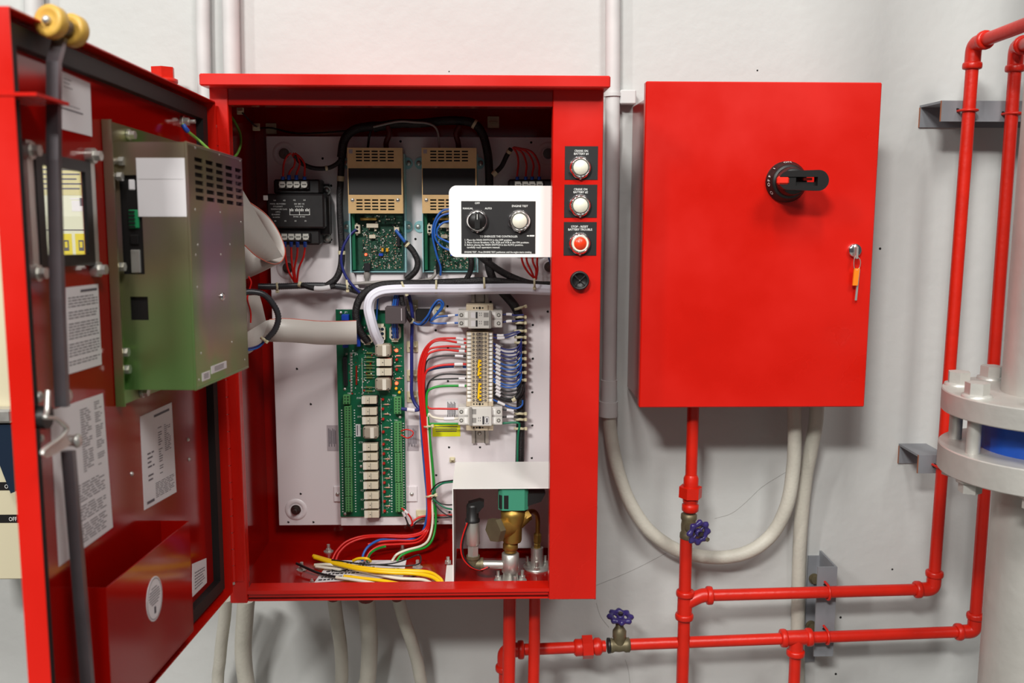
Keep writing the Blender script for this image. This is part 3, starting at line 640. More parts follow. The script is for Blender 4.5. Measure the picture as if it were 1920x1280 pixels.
# ---------------------------------------------------------------- hand wheel valves
def wheel(c, ax, r, parent):
    ax = V(ax).normalized(); h = V((0, 0, 1)) if abs(ax.z) < .9 else V((1, 0, 0)); e = ax.cross(h).normalized(); g = ax.cross(e)
    m = MB(); n_ = 64; vs = []; fs = []; K = 8
    for i in range(n_):
        t_ = 2*math.pi*i/n_; lob = math.cos(8*t_); rad = r*(.79+.06*lob); tr = r*(.25+.045*lob); ctr = c+(e*math.cos(t_)+g*math.sin(t_))*rad; ro = e*math.cos(t_)+g*math.sin(t_)
        for k in range(K): q_ = 2*math.pi*k/K; vs.append(ctr+ro*(tr*math.cos(q_))+ax*(tr*.85*math.sin(q_)))
    for i in range(n_):
        for k in range(K): fs.append((i*K+k, i*K+(k+1) % K, ((i+1) % n_)*K+(k+1) % K, ((i+1) % n_)*K+k))
    m.add(vs, fs, 0, True)
    for i in range(4):
        t_ = 2*math.pi*(i+.5)/4; m.tube([c+(e*math.cos(t_)+g*math.sin(t_))*r*.2-ax*.001, c+(e*math.cos(t_)+g*math.sin(t_))*r*.75], r*.1, 8)
    m.lathe(c-ax*.004, ax, [(r*.32, 0), (r*.32, .006), (r*.26, .008), (0, .008)], 16)
    part('hand_wheel', m, M['purple'], parent)
    m = MB(); m.hexa(c+ax*.004, c+ax*.009, r*.2); part('wheel_nut', m, M['steel'], parent)
v1 = thing('gate_valve', 'bronze valve with purple hand wheel facing forward below the closed cabinet', 'valve', D_(1291, 985))
c0 = D_(1291, 984); mb = MB(); mb.lathe(D_(1292, 962), D_(1289, 1012)-D_(1292, 962), [(.012, 0), (.0145, .002), (.0145, .01), (.0125, .014), (.0135, .022), (.0125, .034), (.0145, .038), (.0145, .046), (.012, .048)], 18); ad = V((.36, -.93, -.12)).normalized()
mb.lathe(c0, ad, [(.0125, 0), (.0125, .02), (.014, .022), (.014, .03), (.009, .034), (.007, .044)], 16); part('valve_body', mb, M['bronze'], v1)
mb = MB(); mb.cyl(c0+ad*.03, c0+ad*.062, .004, n=10); part('stem', mb, M['bronze'], v1)
mb = MB(); mb.ball(D_(1280, 994), .003, 8); mb.cyl(D_(1288, 992), D_(1279, 995), .003, n=8); part('drain_plug', mb, M['zinc'], v1)
WF = yplane(YW-OFS-.058); wheel(WF.at(1310, 998), ad, .0218, v1)
v2 = thing('gate_valve', 'bronze valve with purple hand wheel on top, on the lower horizontal red pipe', 'valve', WL.at(1160, 1209, .112))
c0 = WL.at(1161, 1209, .112); mb = MB(); mb.lathe(WL.at(1139, 1210, .112), dx, [(.011, 0), (.0135, .002), (.0135, .009), (.0115, .013), (.0125, .021), (.0115, .029), (.0135, .033), (.0135, .04), (.011, .042)], 18)
zz = V((0, 0, 1)); mb.lathe(c0, zz, [(.0115, 0), (.0115, .014), (.0128, .016), (.0128, .028), (.009, .034), (.0075, .036), (.0075, .048), (.005, .05)], 16); part('valve_body', mb, M['bronze'], v2)
mb = MB(); mb.lathe(WL.at(1138, 1210, .112), dx, [(.0118, 0), (.0142, .001), (.0142, .006), (.0118, .007)], 16); part('thread_tape', mb, M['black'], v2)
mb = MB(); mb.cyl(c0+zz*.045, c0+zz*.06, .0035, n=10); part('stem', mb, M['bronze'], v2)
wheel(WL.at(1163, 1156, .112), V((.05, -.16, 1)), .0225, v2)
# ---------------------------------------------------------------- grey channel brackets and U bolts
def ubolt(parent, c, along, out, r=.0135, leg=.02, fitr=.0024):
    along = V(along).normalized(); out = V(out).normalized(); s_ = along.cross(out)
    q = [c-out*leg+s_*r]+[c+s_*(r*math.cos(t_))+out*(r*math.sin(t_)) for t_ in [math.pi*i/10 for i in range(11)]]+[c-out*leg-s_*r]
    m = MB(); m.tube(q, fitr, 8); part('u_bolt', m, M['redpipe'], parent)
Yb = YW-.087   # bracket front plane
BF = yplane(Yb); bo = YW-Yb
def channel_h(name, label, x0, y0, x1, y1):
    a, b, c, d = BF.rect(x0, y0, x1, y1, 0); t_ = thing(name, label, 'bracket', (a, YW, b))
    m = MB(); m.box(WORLD, a, Yb, b, c, Yb+.004, d); m.box(WORLD, a, Yb+.004, d-.004, c, YW, d); m.box(WORLD, a, YW-.004, b-.004, c, YW, d-.004); part('channel', m, M['grey'], t_)
    m = MB(); m.box(WORLD, a-.0006, Yb, b, a, Yb+.004, d); m.box(WORLD, a-.0006, YW-.004, b-.004, a, YW, d-.004); part('cut_edge', m, M['rust'], t_); return t_
k1 = channel_h('pipe_bracket', 'upper grey channel bracket behind the two tall red pipes', 1765, 189, 1990, 228)
for (a, b) in ((1817, 207), (1901, 213)): ubolt(k1, WL.at(a, b, .1), A2-A1, OUT)
for (a, b) in ((1795, 207), (1880, 213)):
    mb = MB(); mb.cyl(BF.at(a, b, 0), BF.at(a, b, .0006), .004, n=12); part('bolt_hole', mb, M['hole'], k1)
k2 = channel_h('pipe_bracket', 'short grey channel bracket half hidden by the silver flange', 1722, 853, 1775, 887)
ubolt(k2, WL.at(1768, 874, .1), A2-A1, OUT)
mb = MB(); mb.cyl(BF.at(1751, 872, 0), BF.at(1751, 872, .0006), .004, n=12); part('bolt_hole', mb, M['hole'], k2)
a, b, c, d = BF.rect(1530, 1063, 1566, 1230, 0); k3 = thing('pipe_bracket', 'upright grey channel bracket holding the two lower red pipes', 'bracket', (a, YW, b))
mb = MB(); mb.box(WORLD, a, Yb, b, c, Yb+.004, d); mb.box(WORLD, c-.004, Yb+.004, b, c, YW, d); part('channel', mb, M['grey'], k3)
wa = WL.rect(1511, 1042, 1560, 1240, .004); mb = MB(); mb.box(WORLD, wa[0], YW-.004, wa[1], c-.004, YW, wa[3]); part('back_plate', mb, M['grey'], k3)
mb = MB(); mb.prism(Frame((0, 0, d), (1, 0, 0), (0, 1, 0), (0, 0, 1)), [(a, Yb), (c, Yb), (c, YW-.002), (wa[0]+.01, YW-.004)], -.003, .001); 
for q in ((1526, 1084), (1520, 1172)):
    p = WL.at(*q, .004); mb = MB(); mb.cyl(p, p+OUT*.003, .0105, n=14); mb.hexa(p+OUT*.003, p+OUT*.011, .0082); part('anchor_bolt', mb, M['bronze'], k3)
ubolt(k3, WL.at(1552, 1110, .104), A3-A2, OUT); ubolt(k3, WL.at(1550, 1193, .104), B3-B2, OUT)
for q in ((1547, 1094), (1545, 1177)):
    mb = MB(); mb.cyl(BF.at(*q, 0), BF.at(*q, .0006), .0038, n=12); part('bolt_hole', mb, M['hole'], k3)
# ================================================================ silver flanged main
FYc = -.15; FC = yplane(FYc); ctr = FC.at(1964, 760); cx_, cy_ = ctr.x, FYc
def zz_at(b): return FC.at(1964, b)[2]
mn = thing('flanged_main', 'large silver painted water main with bolted flanges at the right edge', 'pipe', (cx_, cy_, 0))
z1, z2 = FC.at(1775, 738)[2], FC.at(1775, 778)[2]; z3, z4 = FC.at(1764, 842)[2], FC.at(1764, 890)[2]
fr_ = .1425; pr_ = .0625
mb = MB(); mb.cyl((cx_, cy_, z1), (cx_, cy_, 2.3), pr_, n=48); part('upper_pipe', mb, M['silver'], mn)
mb = MB(); mb.cyl((cx_, cy_, .0), (cx_, cy_, z4), pr_*1.02, n=48); part('lower_pipe', mb, M['silver'], mn)
for nm, a, b in (('upper_flange', z2, z1), ('lower_flange', z4, z3)):
    mb = MB(); mb.lathe((cx_, cy_, a), (0, 0, 1), [(fr_-.0015, 0), (fr_-.0015, 0), (fr_, .0015), (fr_, .0015), (fr_, b-a-.0015), (fr_, b-a-.0015), (fr_-.0015, b-a)], 64); part(nm, mb, M['silver'], mn)
mb = MB(); mb.lathe((cx_, cy_, z3), (0, 0, 1), [(.088, 0), (.088, z2-z3)], 40); part('valve_disc_body', mb, M['blue'], mn, 'blue valve body clamped between the flanges')
for i in range(8):
    an = R(202.5+45*i-22.5+11); bx, by = cx_+.12*math.cos(an), cy_+.12*math.sin(an)
    mb = MB(); mb.cyl((bx, by, z4-.004), (bx, by, z1+.004), .0098, n=14); mb.lathe((bx, by, z1), (0, 0, 1), [(.021, 0), (.02, .004), (.012, .0045)], 18); mb.hexa((bx, by, z1+.004), (bx, by, z1+.021), .0165, ph=i*.4)
    mb.lathe((bx, by, z4), (0, 0, -1), [(.02, 0), (.02, .004), (.012, .0045)], 18); mb.hexa((bx, by, z4-.004), (bx, by, z4-.019), .016, ph=i*.7); part('flange_bolt', mb, M['silver'], mn)
# ================================================================ beige panel at the far left, plug on the wall
LF = yplane(.1)
pb = thing('beige_switch_panel', 'beige panel with black OFF strips behind the open red door', 'cabinet', LF.at(0, 1085))
q = LF.rect(-130, 262, 186, 1086, 0); mb = MB(); mb.box(WORLD, q[0], .1, q[1], q[2], .282, q[3], 0, .002); part('body', mb, M['beige'], pb)
for (x0, y0, x1, y1, tx) in ((-90, 904, 26, 919, 'OFF'), (-90, 965, 37, 980, 'OFF')):
    mb = MB(); mb.pbox(LF, x0, y0, x1, y1, 0, .001); mb.ptext(LF, tx, 24 if y0 > 950 else 16, (y0+y1)/2, 8, .0013, 1, 'CENTER', wpx=15); part('name_strip', mb, [M['black'], M['letter']], pb)
mb = MB(); mb.pbox(LF, -80, 768, 21, 794, 0, .03, 0, .004); part('handle_rail', mb, M['zinc'], pb)
mb = MB(); mb.prism(LF, [LF.px(a, b, .02) for a, b in ((-30, 796), (21, 796), (27, 922), (20, 925))], .002, .02); part('handle_lever', mb, M['navy'], pb)
mb = MB()
M['wcream'] = mat('pale_legend_sheet', (222, 222, 198), .4); M['wtan'] = mat('tan_legend_sheet', (206, 196, 140), .4); M['wyel'] = mat('yellow_legend_square', (226, 206, 70), .4)
mb.pbox(LF, 50, 275, 176, 500, 0, .001, 0); mb.pbox(LF, 60, 306, 165, 366, .001, .0013, 1)
for k in range(5): mb.pbox(LF, 64, 316+k*9, 154-(k % 3)*6, 319+k*9, .0013, .0015, 3)
for k, (x0, x1) in enumerate(((72, 84), (112, 134), (140, 162))):
    mb.pbox(LF, x0, 438, x1, 481, .001, .0013, 2)
    if k: mb.pbox(LF, x0+6, 450, x1-6, 470, .0013, .0015, 3); mb.pbox(LF, x0+8, 453, x1-9, 464, .0015, .0017, 2)
mb.pbox(LF, 60, 430, 170, 432, .001, .0013, 3); mb.pbox(LF, 130, 371, 165, 374, .001, .0013, 4); mb.pbox(LF, 133, 376, 165, 396, .001, .0013, 4); mb.pbox(LF, 148, 371, 166, 386, .0013, .0015, 3)
part('legend_sheet', mb, [M['wcream'], M['wtan'], M['wyel'], M['ink'], M['paper']], pb, 'cream legend sheet with yellow squares seen through the door window')
pg = thing('pipe_plug', 'red hexagon plug on a red stub above the hinge side of the door', 'plug', WL.at(305, 200, .06))
p = WL.at(306, 151, .06); mb = MB(); mb.lathe(p-zz*.05, zz, [(.02, 0), (.02, .044), (.0245, .046), (.0245, .052), (.02, .054)], 18); part('stub', mb, M['redpipe'], pg)
mb = MB(); mb.hexa(p+zz*.004, p+zz*.022, .0205, ph=.2); part('plug_head', mb, M['redpipe'], pg)
mb = MB(); mb.cyl(p-zz*.035, p-zz*.035+V((0, .064, 0)), .012, n=12); part('wall_stub', mb, M['redpipe'], pg)

# ---- small marks of the wall itself
M['crackline'] = mat('hairline_crack', (138, 134, 130), .7)
def wmark(pts, wd, nm):
    m = MB(); q = smooth([WL.at(a, b, .0002) for a, b in pts], 4); m.strip(q, [(q[min(i+1, len(q)-1)]-q[max(i-1, 0)]).cross(OUT).normalized()*wd*.5 for i in range(len(q))], .0003); part(nm, m, M['crackline'], wall)
wmark([(1118, 1097), (1160, 1080), (1200, 1062), (1250, 1036)], .0005, 'crack'); wmark([(1340, 972), (1372, 962), (1400, 940), (1430, 912), (1475, 884)], .0005, 'crack'); wmark([(1118, 1130), (1126, 1155), (1142, 1176)], .0005, 'crack'); wmark([(1172, 1236), (1178, 1255), (1182, 1290)], .0005, 'crack')
for a, b, r_ in ((1650, 466, .0024), (1576, 1157, .0024), (1567, 1263, .0024), (1420, 132, .0016), (842, 134, .0012), (1673, 1067, .002)):
    mb = MB(); mb.lathe(WL.at(a, b), OUT, [(r_, -.001), (r_, .0004)], 8); part('drill_hole', mb, M['hole'], wall)
# ================================================================ inside the open cabinet
M.update(
 cyan=mat('pale_blue_passivated_tray', (158, 208, 212), .4, .25), tan=mat('brushed_tan_cover', (236, 196, 140), .34, .35, var=.06, vscale=60), pcb=mat('green_circuit_board', (8, 90, 60), .35, var=.15, vscale=60), pcbd=mat('dark_green_circuit_board', (24, 70, 52), .4, var=.3, vscale=140),
 cream=mat('cream_relay_plastic', (216, 206, 184), .45), relay=mat('grey_clear_relay_case', (168, 156, 140), .25), term=mat('green_terminal_block', (84, 148, 88), .45), termd=mat('terminal_screw_dark', (24, 62, 36), .5),
 blockb=mat('beige_terminal_plastic', (198, 182, 156), .5), mcb=mat('light_grey_breaker', (208, 204, 198), .42), mcbg=mat('mid_grey_breaker', (140, 136, 132), .5), ties=mat('natural_nylon_tie', (208, 198, 164), .5), yellow=mat('yellow_wire', (246, 196, 14), .38), redw=mat('red_wire', (206, 24, 18), .35), bluew=mat('blue_wire', (36, 92, 176), .38), navyw=mat('navy_wire', (34, 40, 110), .4), greenw=mat('green_wire', (18, 144, 44), .38), tealw=mat('dark_green_wire', (10, 112, 80), .38), whitew=mat('white_wire', (226, 218, 200), .42), blackw=mat('black_wire', (22, 20, 22), .4), sleeve=mat('black_braided_sleeve', (24, 20, 22), .5, bump=.5, bscale=500), convol=mat('ribbed_black_tubing', (52, 52, 56), .35), clearsl=mat('clear_white_sleeving', (230, 228, 240), .35), ribbon=mat('grey_ribbon_cable', (204, 197, 190), .4), coral=mat('red_marked_edge', (214, 110, 90), .5),
 lug=mat('blue_crimp_sleeve', (22, 70, 160), .4), core=mat('black_lacquered_laminations', (30, 28, 29), .4, var=.2, vscale=90), teal=mat('teal_solenoid_coil', (60, 140, 112), .5), olive=mat('film_capacitor_yellow', (220, 160, 40), .45), chip=mat('black_chip', (26, 26, 30), .4), resist=mat('green_resistor', (86, 104, 40), .5), pinkr=mat('pink_resistor', (204, 150, 124), .5), redled=mat('dark_red_led', (176, 26, 16), .25), solder=mat('solder', (196, 194, 186), .4, .25), lens=mat('white_button_lens', (238, 234, 216), .3), redlens=mat('red_button_lens', (236, 62, 26), .3), tag=mat('yellow_warning_label', (230, 232, 10), .5), dusty=mat('grey_sticker', (176, 166, 170), .6), smoked=mat('dull_rail_steel', (170, 160, 152), .35, .6), modgrey=mat('brown_grey_module', (74, 64, 66), .5), rib2=mat('grey_cable', (150, 144, 140), .5),
)
M['ledon'] = mat('lit_red_led', (255, 44, 26), .3, emit=14); M['ledyel'] = mat('yellow_led', (236, 190, 40), .3)
def PX(a, b, off=0): return PN.at(a, b, off)
def AT(a, b, Y):
    d = FWD*FPX+RT*(a-960)-UP*(b-640); t_ = (Y-CAM.y)/d.y; return CAM+d*t_
def disc(m, fr, a, b, r, o0, o1, mi=0, n=14): m.cyl(fr.at(a, b, o1) - fr.ez*(o1-o0), fr.at(a, b, o1), r, n=n, mi=mi)
# ---- mounting panel
q0, q1 = PN.px(499, 255), PN.px(523, 985); mpx0, mpz1, mpz0 = (q0[0]+q1[0])/2, q0[1], q1[1]; mpx1 = .168
mp = thing('mounting_panel', 'white enamelled back panel carrying the electronics in the open cabinet', 'panel', (0, YP, mpz0))
mb = MB(); mb.box(PN, mpx0, mpz0, -.003, mpx1, mpz1, 0, 0, .0008); part('plate', mb, M['white'], mp)
for a, b in ((533, 288), (540, 502), (555, 955), (1028, 288), (1030, 500)):
    p = PX(a, b); mb = MB(); mb.lathe(p, OUT, [(.021, 0), (.019, .0018), (.014, .0022), (.012, .0008)], 24, 0); part('embossed_boss', mb, M['white'], mp)
    mb = MB(); mb.lathe(p, OUT, [(.0095, .0005), (.0095, .002)], 18); mb.hexa(p+OUT*.002, p+OUT*.008, .0072); mb.cyl(p+OUT*.008, p+OUT*.015, .0038, n=10); mb.cyl(p-OUT*(-.0005), p-OUT*.026, .004, n=8); part('stud_nut', mb, M['steel'], mp)
mb = MB()
for a, b in ((605, 297), (621, 348), (621, 449), (751, 265), (996, 267), (779, 448), (557, 691), (839, 574), (817, 619), (840, 651), (920, 566), (1027, 584), (999, 609), (999, 672), (998, 735), (840, 714), (998, 797), (842, 838), (900, 838), (997, 858), (818, 890), (843, 959), (583, 757), (541, 978), (588, 978), (716, 978), (754, 978), (820, 977), (564, 925)):
    mb.cyl(PX(a, b, -.001), PX(a, b, .0003), .0022, n=10)
part('drilled_holes', mb, M['hole'], mp, kind='stuff')
for (x0, y0, x1, y1, n_, m_, lab) in ((613, 797, 634, 845, 6, 'dusty', 'grey printed sticker left of the circuit board'), (763, 797, 785, 845, 6, 'dusty', 'grey printed sticker right of the circuit board'), (836, 747, 858, 790, 8, 'paper', 'white ruled sticker behind the lower circuit breaker'), (811, 795, 863, 818, 3, 'tag', 'bright yellow warning label')):
    mb = MB(); mb.pbox(PN, x0, y0, x1, y1, 0, .0005)
    for k in range(n_):
        if x1-x0 > 30:
            y = y0+4+k*4.2; mb.pbox(PN, x0+4+k, y, x1-5-k, y+1.6, .0005, .0007, 1)
        else:
            x = x0+3+k*(x1-x0-6)/n_; mb.pbox(PN, x, y0+6+(k % 3)*2, x+1.3, y1-8-(k % 2)*5, .0005, .0007, 1)
    part('sticker', mb, [M[m_], M['ink']], mp, lab)
# ---- wires: a tube along pixel readings (a, b, off) or (a, b, off) in the panel frame, with optional crimp sleeves / markers
def wire(name, pts, rpx, mtl, label, cat='wire', group=None, off=.02, fr=PN, extra=(), n=8, k=5, rib=0):
    q = [fr.at(p[0], p[1], p[2] if len(p) > 2 else off) for p in pts]; m = MB(); c_ = smooth(q, k) if len(q) > 2 else q
    r_ = rpx*.00096
    if rib:
        d_ = []; 
        for i in range(len(c_)-1):
            L_ = (c_[i+1]-c_[i]).length; s_ = max(1, int(L_/rib)); d_ += [c_[i].lerp(c_[i+1], j/s_) for j in range(s_)]
        m.tube(d_, r_, n, rr=[r_*(1 if i % 2 else .84) for i in range(len(d_))])
    else: m.tube(c_, r_, n)
    if not extra: return single(name, m, mtl, label, cat, group)
    t_ = thing(name, label, cat, q[0], group); part('conductor', m, mtl, t_)
    for nm, u0, u1, rr_, mm in extra:   # fractions along the path
        i0, i1 = int(u0*(len(c_)-1)), max(int(u0*(len(c_)-1))+1, int(round(u1*(len(c_)-1))))
        e = MB(); e.tube(c_[i0:i1+1], rr_*.00096, 10); part(nm, e, M[mm], t_)
    return t_
def tie(fr, a, b, wpx, ang, off, label, r=2.2):
    """nylon cable tie: a strap lying across a bundle, with its head"""
    ca, sa = math.cos(R(ang)), math.sin(R(ang)); p0_, p1_ = fr.at(a-ca*wpx/2, b-sa*wpx/2, off-.006), fr.at(a+ca*wpx/2, b+sa*wpx/2, off-.006); mid = fr.at(a, b, off+.002)
    m = MB(); c_ = smooth([p0_, (p0_+mid)/2+fr.ez*.003, mid, (p1_+mid)/2+fr.ez*.003, p1_], 4); wv = (p1_-p0_).cross(fr.ez).normalized()*r*.0008
    m.strip(c_, [wv]*len(c_), .0012); t_ = thing('cable_tie', label, 'cable tie', mid); part('strap', m, M['ties'], t_)
    m = MB(); u = (p1_-p0_).normalized(); f2 = Frame(p1_, u, fr.ez.cross(u), fr.ez); m.box(f2, -.0026, -.0028, -.001, .0026, .0028, .0045, 0, .0008); part('head', m, M['ties'], t_)
def tiemount(a, b, s, off, label, strap=True, fr=None):
    fr = fr or PN; p = fr.at(a, b, off); t_ = thing('tie_mount', label, 'cable clip', p); m = MB(); m.pbox(fr, a-s/2, b-s/2, a+s/2, b+s/2, off, off+.003, 0, .0008); part('base', m, M['ties'], t_)
    m = MB(); m.pbox(fr, a-s*.36, b-1.6, a+s*.36, b+1.6, off+.003, off+.0105, 0, .0008); part('strap', m, M['ties'], t_)
# ---- transformers
tr = thing('transformer', 'black control transformer with screw terminals at the left of the panel, sticker beside it', 'transformer', PX(555, 465))
F7 = .058
mb = MB(); mb.pbox(PN, 500, 363, 608, 428, .004, F7, 0, .003); part('core', mb, M['core'], tr)
mb = MB(); mb.pbox(PN, 513, 336, 600, 364, 0, .046, 0, .003); mb_l = MB(); mb_l.pbox(PN, 516, 427, 600, 459, 0, .046, 0, .003); part('coil_housing', mb, M['core'], tr); part('coil_housing', mb_l, M['core'], tr)
mb = MB(); mb.pbox(PN, 596, 365, 617, 440, 0, .03, 0, .002); part('core_edge', mb, M['core'], tr)
mb = MB(); 
for x0, y0, x1, y1 in ((597, 345, 618, 366), (597, 436, 620, 455)): mb.pbox(PN, x0, y0, x1, y1, 0, .003)
mb.pbox(PN, 600, 350, 618, 452, 0, .002); part('foot_plate', mb, M['core'], tr)
for a, b in ((612, 357), (613, 446)):
    mb = MB(); disc(mb, PN, a, b, .008, .003, .005); mb.ball(PX(a, b, .005), .0055, 12, sq=.5, ax=OUT); part('mounting_screw', mb, M['zinc'], tr)
for yy, xs, lab in ((346, (529, 543, 556, 570), 1), (444, (533, 546, 559, 573), 0)):
    mb = MB(); mb.pbox(PN, xs[0]-9, yy-8, xs[-1]+9, yy+9, .046, .052, 0, .001); part('terminal_base', mb, M['black'], tr)
    for x in xs:
        mb = MB(); mb.pbox(PN, x-5.5, yy-6, x+5.5, yy+6, .052, .0535, 0, .0004); disc(mb, PN, x, yy, .0056, .0535, .0565); mb.pbox(PN, x-4, yy-.7, x+4, yy+.7, .0565, .0568, 1); part('terminal_screw', mb, [M['solder'], M['hole']], tr)
mb = MB()
for tx, a, b, h, al in (('H4', 515, 375.5, 3, 'CENTER'), ('H3', 533, 375.5, 3, 'CENTER'), ('H2', 552, 375, 3, 'CENTER'), ('H1', 571, 375, 3, 'CENTER'), ('MODEL SBE PV350BU', 521, 382, 2.6, 'CENTER'), ('STYLE/S/NVT', 521, 387, 2.6, 'CENTER'), ('TEMPERATURE CLASS', 523, 392, 2.6, 'CENTER'), ('(105C)', 521, 397, 2.6, 'CENTER'), ('E514-80903', 517, 402, 2.6, 'CENTER'), ('UL E30754', 518, 407, 2.4, 'CENTER'), ('230  208  115', 561, 382, 2.8, 'CENTER'), ('95 95 95 95', 561, 387, 2.6, 'CENTER'), ('24 VAC  20 VAC', 561, 406, 2.6, 'CENTER'), ('X4', 516, 414, 2.6, 'CENTER'), ('X3', 535, 414, 2.6, 'CENTER'), ('X2', 554, 414, 2.6, 'CENTER'), ('X1', 573, 414, 2.6, 'CENTER')):
    mb.ptext(PN, tx, a, b, h, F7+.0003, 0, al, .9)
for k in range(4):
    for j in range(3): mb.pbox(PN, 544+k*9.5+j*2.4, 392-(j % 2)*1.5, 545.2+k*9.5+j*2.4, 396, F7, F7+.0003)
for x in (543, 580, 561): mb.pbox(PN, x, 391, x+.8, 403, F7, F7+.0003)
mb.pbox(PN, 543, 402.3, 581, 403, F7, F7+.0003)
part('rating_print', mb, M['letter'], tr, kind='stuff')
mb = MB(); mb.pbox(PN, 493, 366, 502, 375.5, .004, F7+.001, 0, .001); part('white_clip', mb, M['white2'], tr)
trs = PX(970, 345, .05)-PX(529, 345, .05)
copy_thing(tr, trs, 'second black transformer, right of the tan chargers and mostly behind the white switch plate')
gr = 'transformer leads'
TL_ = lambda i, s_: f'{("first","second","third","fourth")[i]} red lead from the left {s_} the'
SL = [('crimp_lug', 0, .16, 3.4, 'lug')]
for i, pts in enumerate(([(530, 337), (531, 326), (532, 308), (538, 293), (546, 287)], [(542, 337), (542, 326), (546, 318), (551, 312), (553, 300), (548, 289)], [(556, 337), (556, 326), (560, 315), (562, 306), (557, 294), (549, 287)], [(571, 337), (571, 326), (571, 308), (563, 295), (553, 287)])):
    wire('wire', [(a, b, .05) for a, b in pts], 1.8, M['redw'], TL_(i, 'above')+' left transformer', 'wire', gr, extra=SL)
for i, pts in enumerate(([(534, 452), (534, 464), (536, 485), (541, 508), (552, 528)], [(546, 452), (546, 464), (547, 490), (549, 508), (553, 530)], [(558, 452), (558, 464), (557, 480), (552, 505), (555, 530)], [(572, 452), (572, 464), (569, 482), (560, 504), (557, 530)])):
    wire('wire', [(a, b, .05-.01*j) for j, (a, b) in enumerate(pts)], 1.9, M['redw'], TL_(i, 'below')+' left transformer', 'wire', gr, extra=[('crimp_lug', .03, .2, 3.4, 'lug')])
for i, pts in enumerate(([(970, 337), (970, 326), (972, 305), (969, 287), (961, 276)], [(986, 337), (986, 326), (987, 307), (979, 286), (962, 276)], [(998, 337), (998, 326), (1000, 307), (988, 285), (963, 276)], [(1011, 337), (1011, 326), (1010, 306), (996, 284), (964, 276)])):
    wire('wire', [(a, b, .05) for a, b in pts], 1.8, M['redw'], TL_(i, 'above')+' right transformer', 'wire', gr, extra=SL)
for i, pts in enumerate(([(976, 468), (980, 492), (990, 510), (1002, 522)], [(986, 468), (988, 490), (996, 508), (1003, 524)], [(998, 468), (999, 490), (1005, 506), (1004, 524)], [(1010, 468), (1007, 490), (1008, 506), (1005, 524)])):
    wire('wire', [(a, b, .045-.008*j) for j, (a, b) in enumerate(pts)], 1.9, M['redw'], TL_(i, 'below the white switch plate by')+' right transformer', 'wire', gr)
# ---- chargers
ch = thing('battery_charger', 'left of two tan covered battery chargers with a lit red light', 'charger', PX(705, 512))
mb = MB(); mb.pbox(PN, 657, 278, 757, 510, .001, .003); part('tray', mb, M['cyan'], ch)
a4 = PN.rect(655, 288, 760, 511, .03)
for nm, q in (('tray_side', (a4[0], a4[1], a4[0]+.0015, a4[3])), ('tray_side', (a4[2]-.0015, a4[1], a4[2], a4[3])), ('tray_end', (a4[0]+.0015, a4[1], a4[2]-.0015, a4[1]+.0015))):
    mb = MB(); mb.box(PN, q[0], q[1], .0, q[2], q[3], .03 if nm == 'tray_side' else .02); part(nm, mb, M['cyan'], ch)
FC5 = .052
cv = PN.rect(652, 277, 755, 400, FC5); hs = []
def slots(cols, rows, wpx, hpx, off):
    o = []
    for y in rows:
        for x in cols: r4 = PN.rect(x-wpx/2, y-hpx/2, x+wpx/2, y+hpx/2, off); o.append(r4)
    return o
def regular(h, nc, nr):
    xs = [(sum(h[j*nc+i][0] for j in range(nr))/nr, sum(h[j*nc+i][2] for j in range(nr))/nr) for i in range(nc)]; ys = [(sum(h[j*nc+i][1] for i in range(nc))/nc, sum(h[j*nc+i][3] for i in range(nc))/nc) for j in range(nr)]
    return [(x[0], y[0], x[1], y[1]) for y in ys for x in xs]
hs = regular(slots((673, 687.7, 702.5, 717.4, 732.5), (283.6, 289.3, 295, 301), 11.6, 2.8, FC5), 5, 4)
hb = regular(slots((674, 689, 703.5, 718.5, 733.5), (375, 381, 386.8, 392.4), 11.6, 2.8, FC5), 5, 4)
zm_ = PN.px(700, 340, FC5)[1]
mb = MB(); mb.holed(PN, cv[0], zm_, cv[2], cv[3], FC5-.001, FC5, hs); mb.holed(PN, cv[0], cv[1], cv[2], zm_, FC5-.001, FC5, hb); part('cover_face', mb, M['tan'], ch)
mb = MB(); mb.box(PN, cv[0], cv[1], .03, cv[0]+.001, cv[3], FC5-.001); mb.box(PN, cv[2]-.001, cv[1], .03, cv[2], cv[3], FC5-.001); mb.box(PN, cv[0]+.001, cv[3]-.001, .004, cv[2]-.001, cv[3], FC5-.001); part('cover_sides', mb, M['tan'], ch)
mb = MB(); mb.box(PN, cv[0]+.004, cv[1]+.012, .012, cv[2]-.004, cv[3]-.004, FC5-.012); part('inner_block', mb, M['black'], ch)
mb = MB(); mb.pbox(PN, 653.5, 315.5, 752.5, 365, FC5, FC5+.0004); part('black_label', mb, M['matt'], ch)
mb = MB(); mb.pbox(PN, 654, 280, 661, 287.5, FC5, FC5+.0004); part('small_sticker', mb, M['dusty'], ch)
for a, b in ((661, 375), (746, 375)):
    mb = MB(); mb.ball(PX(a, b, FC5), .0036, 12, sq=.45, ax=OUT); mb.pbox(PN, a-2, b-.5, a+2, b+.5, FC5+.0012, FC5+.0019, 1); part('cover_screw', mb, [M['zinc'], M['hole']], ch)
for a, b in ((763, 306), (763, 425), (653, 425), (653, 306)):
    mb = MB(); disc(mb, PN, a, b, .0105, 0, .002, n=20); part('mounting_ear', mb, M['cyan'], ch)
    mb = MB(); mb.ball(PX(a+(3 if a > 700 else -3), b, .002), .005, 12, sq=.55, ax=OUT); part('ear_screw', mb, M['zinc'], ch)
mb = MB(); mb.pbox(PN, 659, 395, 756, 506, .01, .0115); part('circuit_board', mb, M['pcbd'], ch)
mb = MB(); mb.pbox(PN, 660, 398, 666, 506, .0115, .024); part('heat_sink', mb, M['pcb'], ch)
rc = random.Random(11)
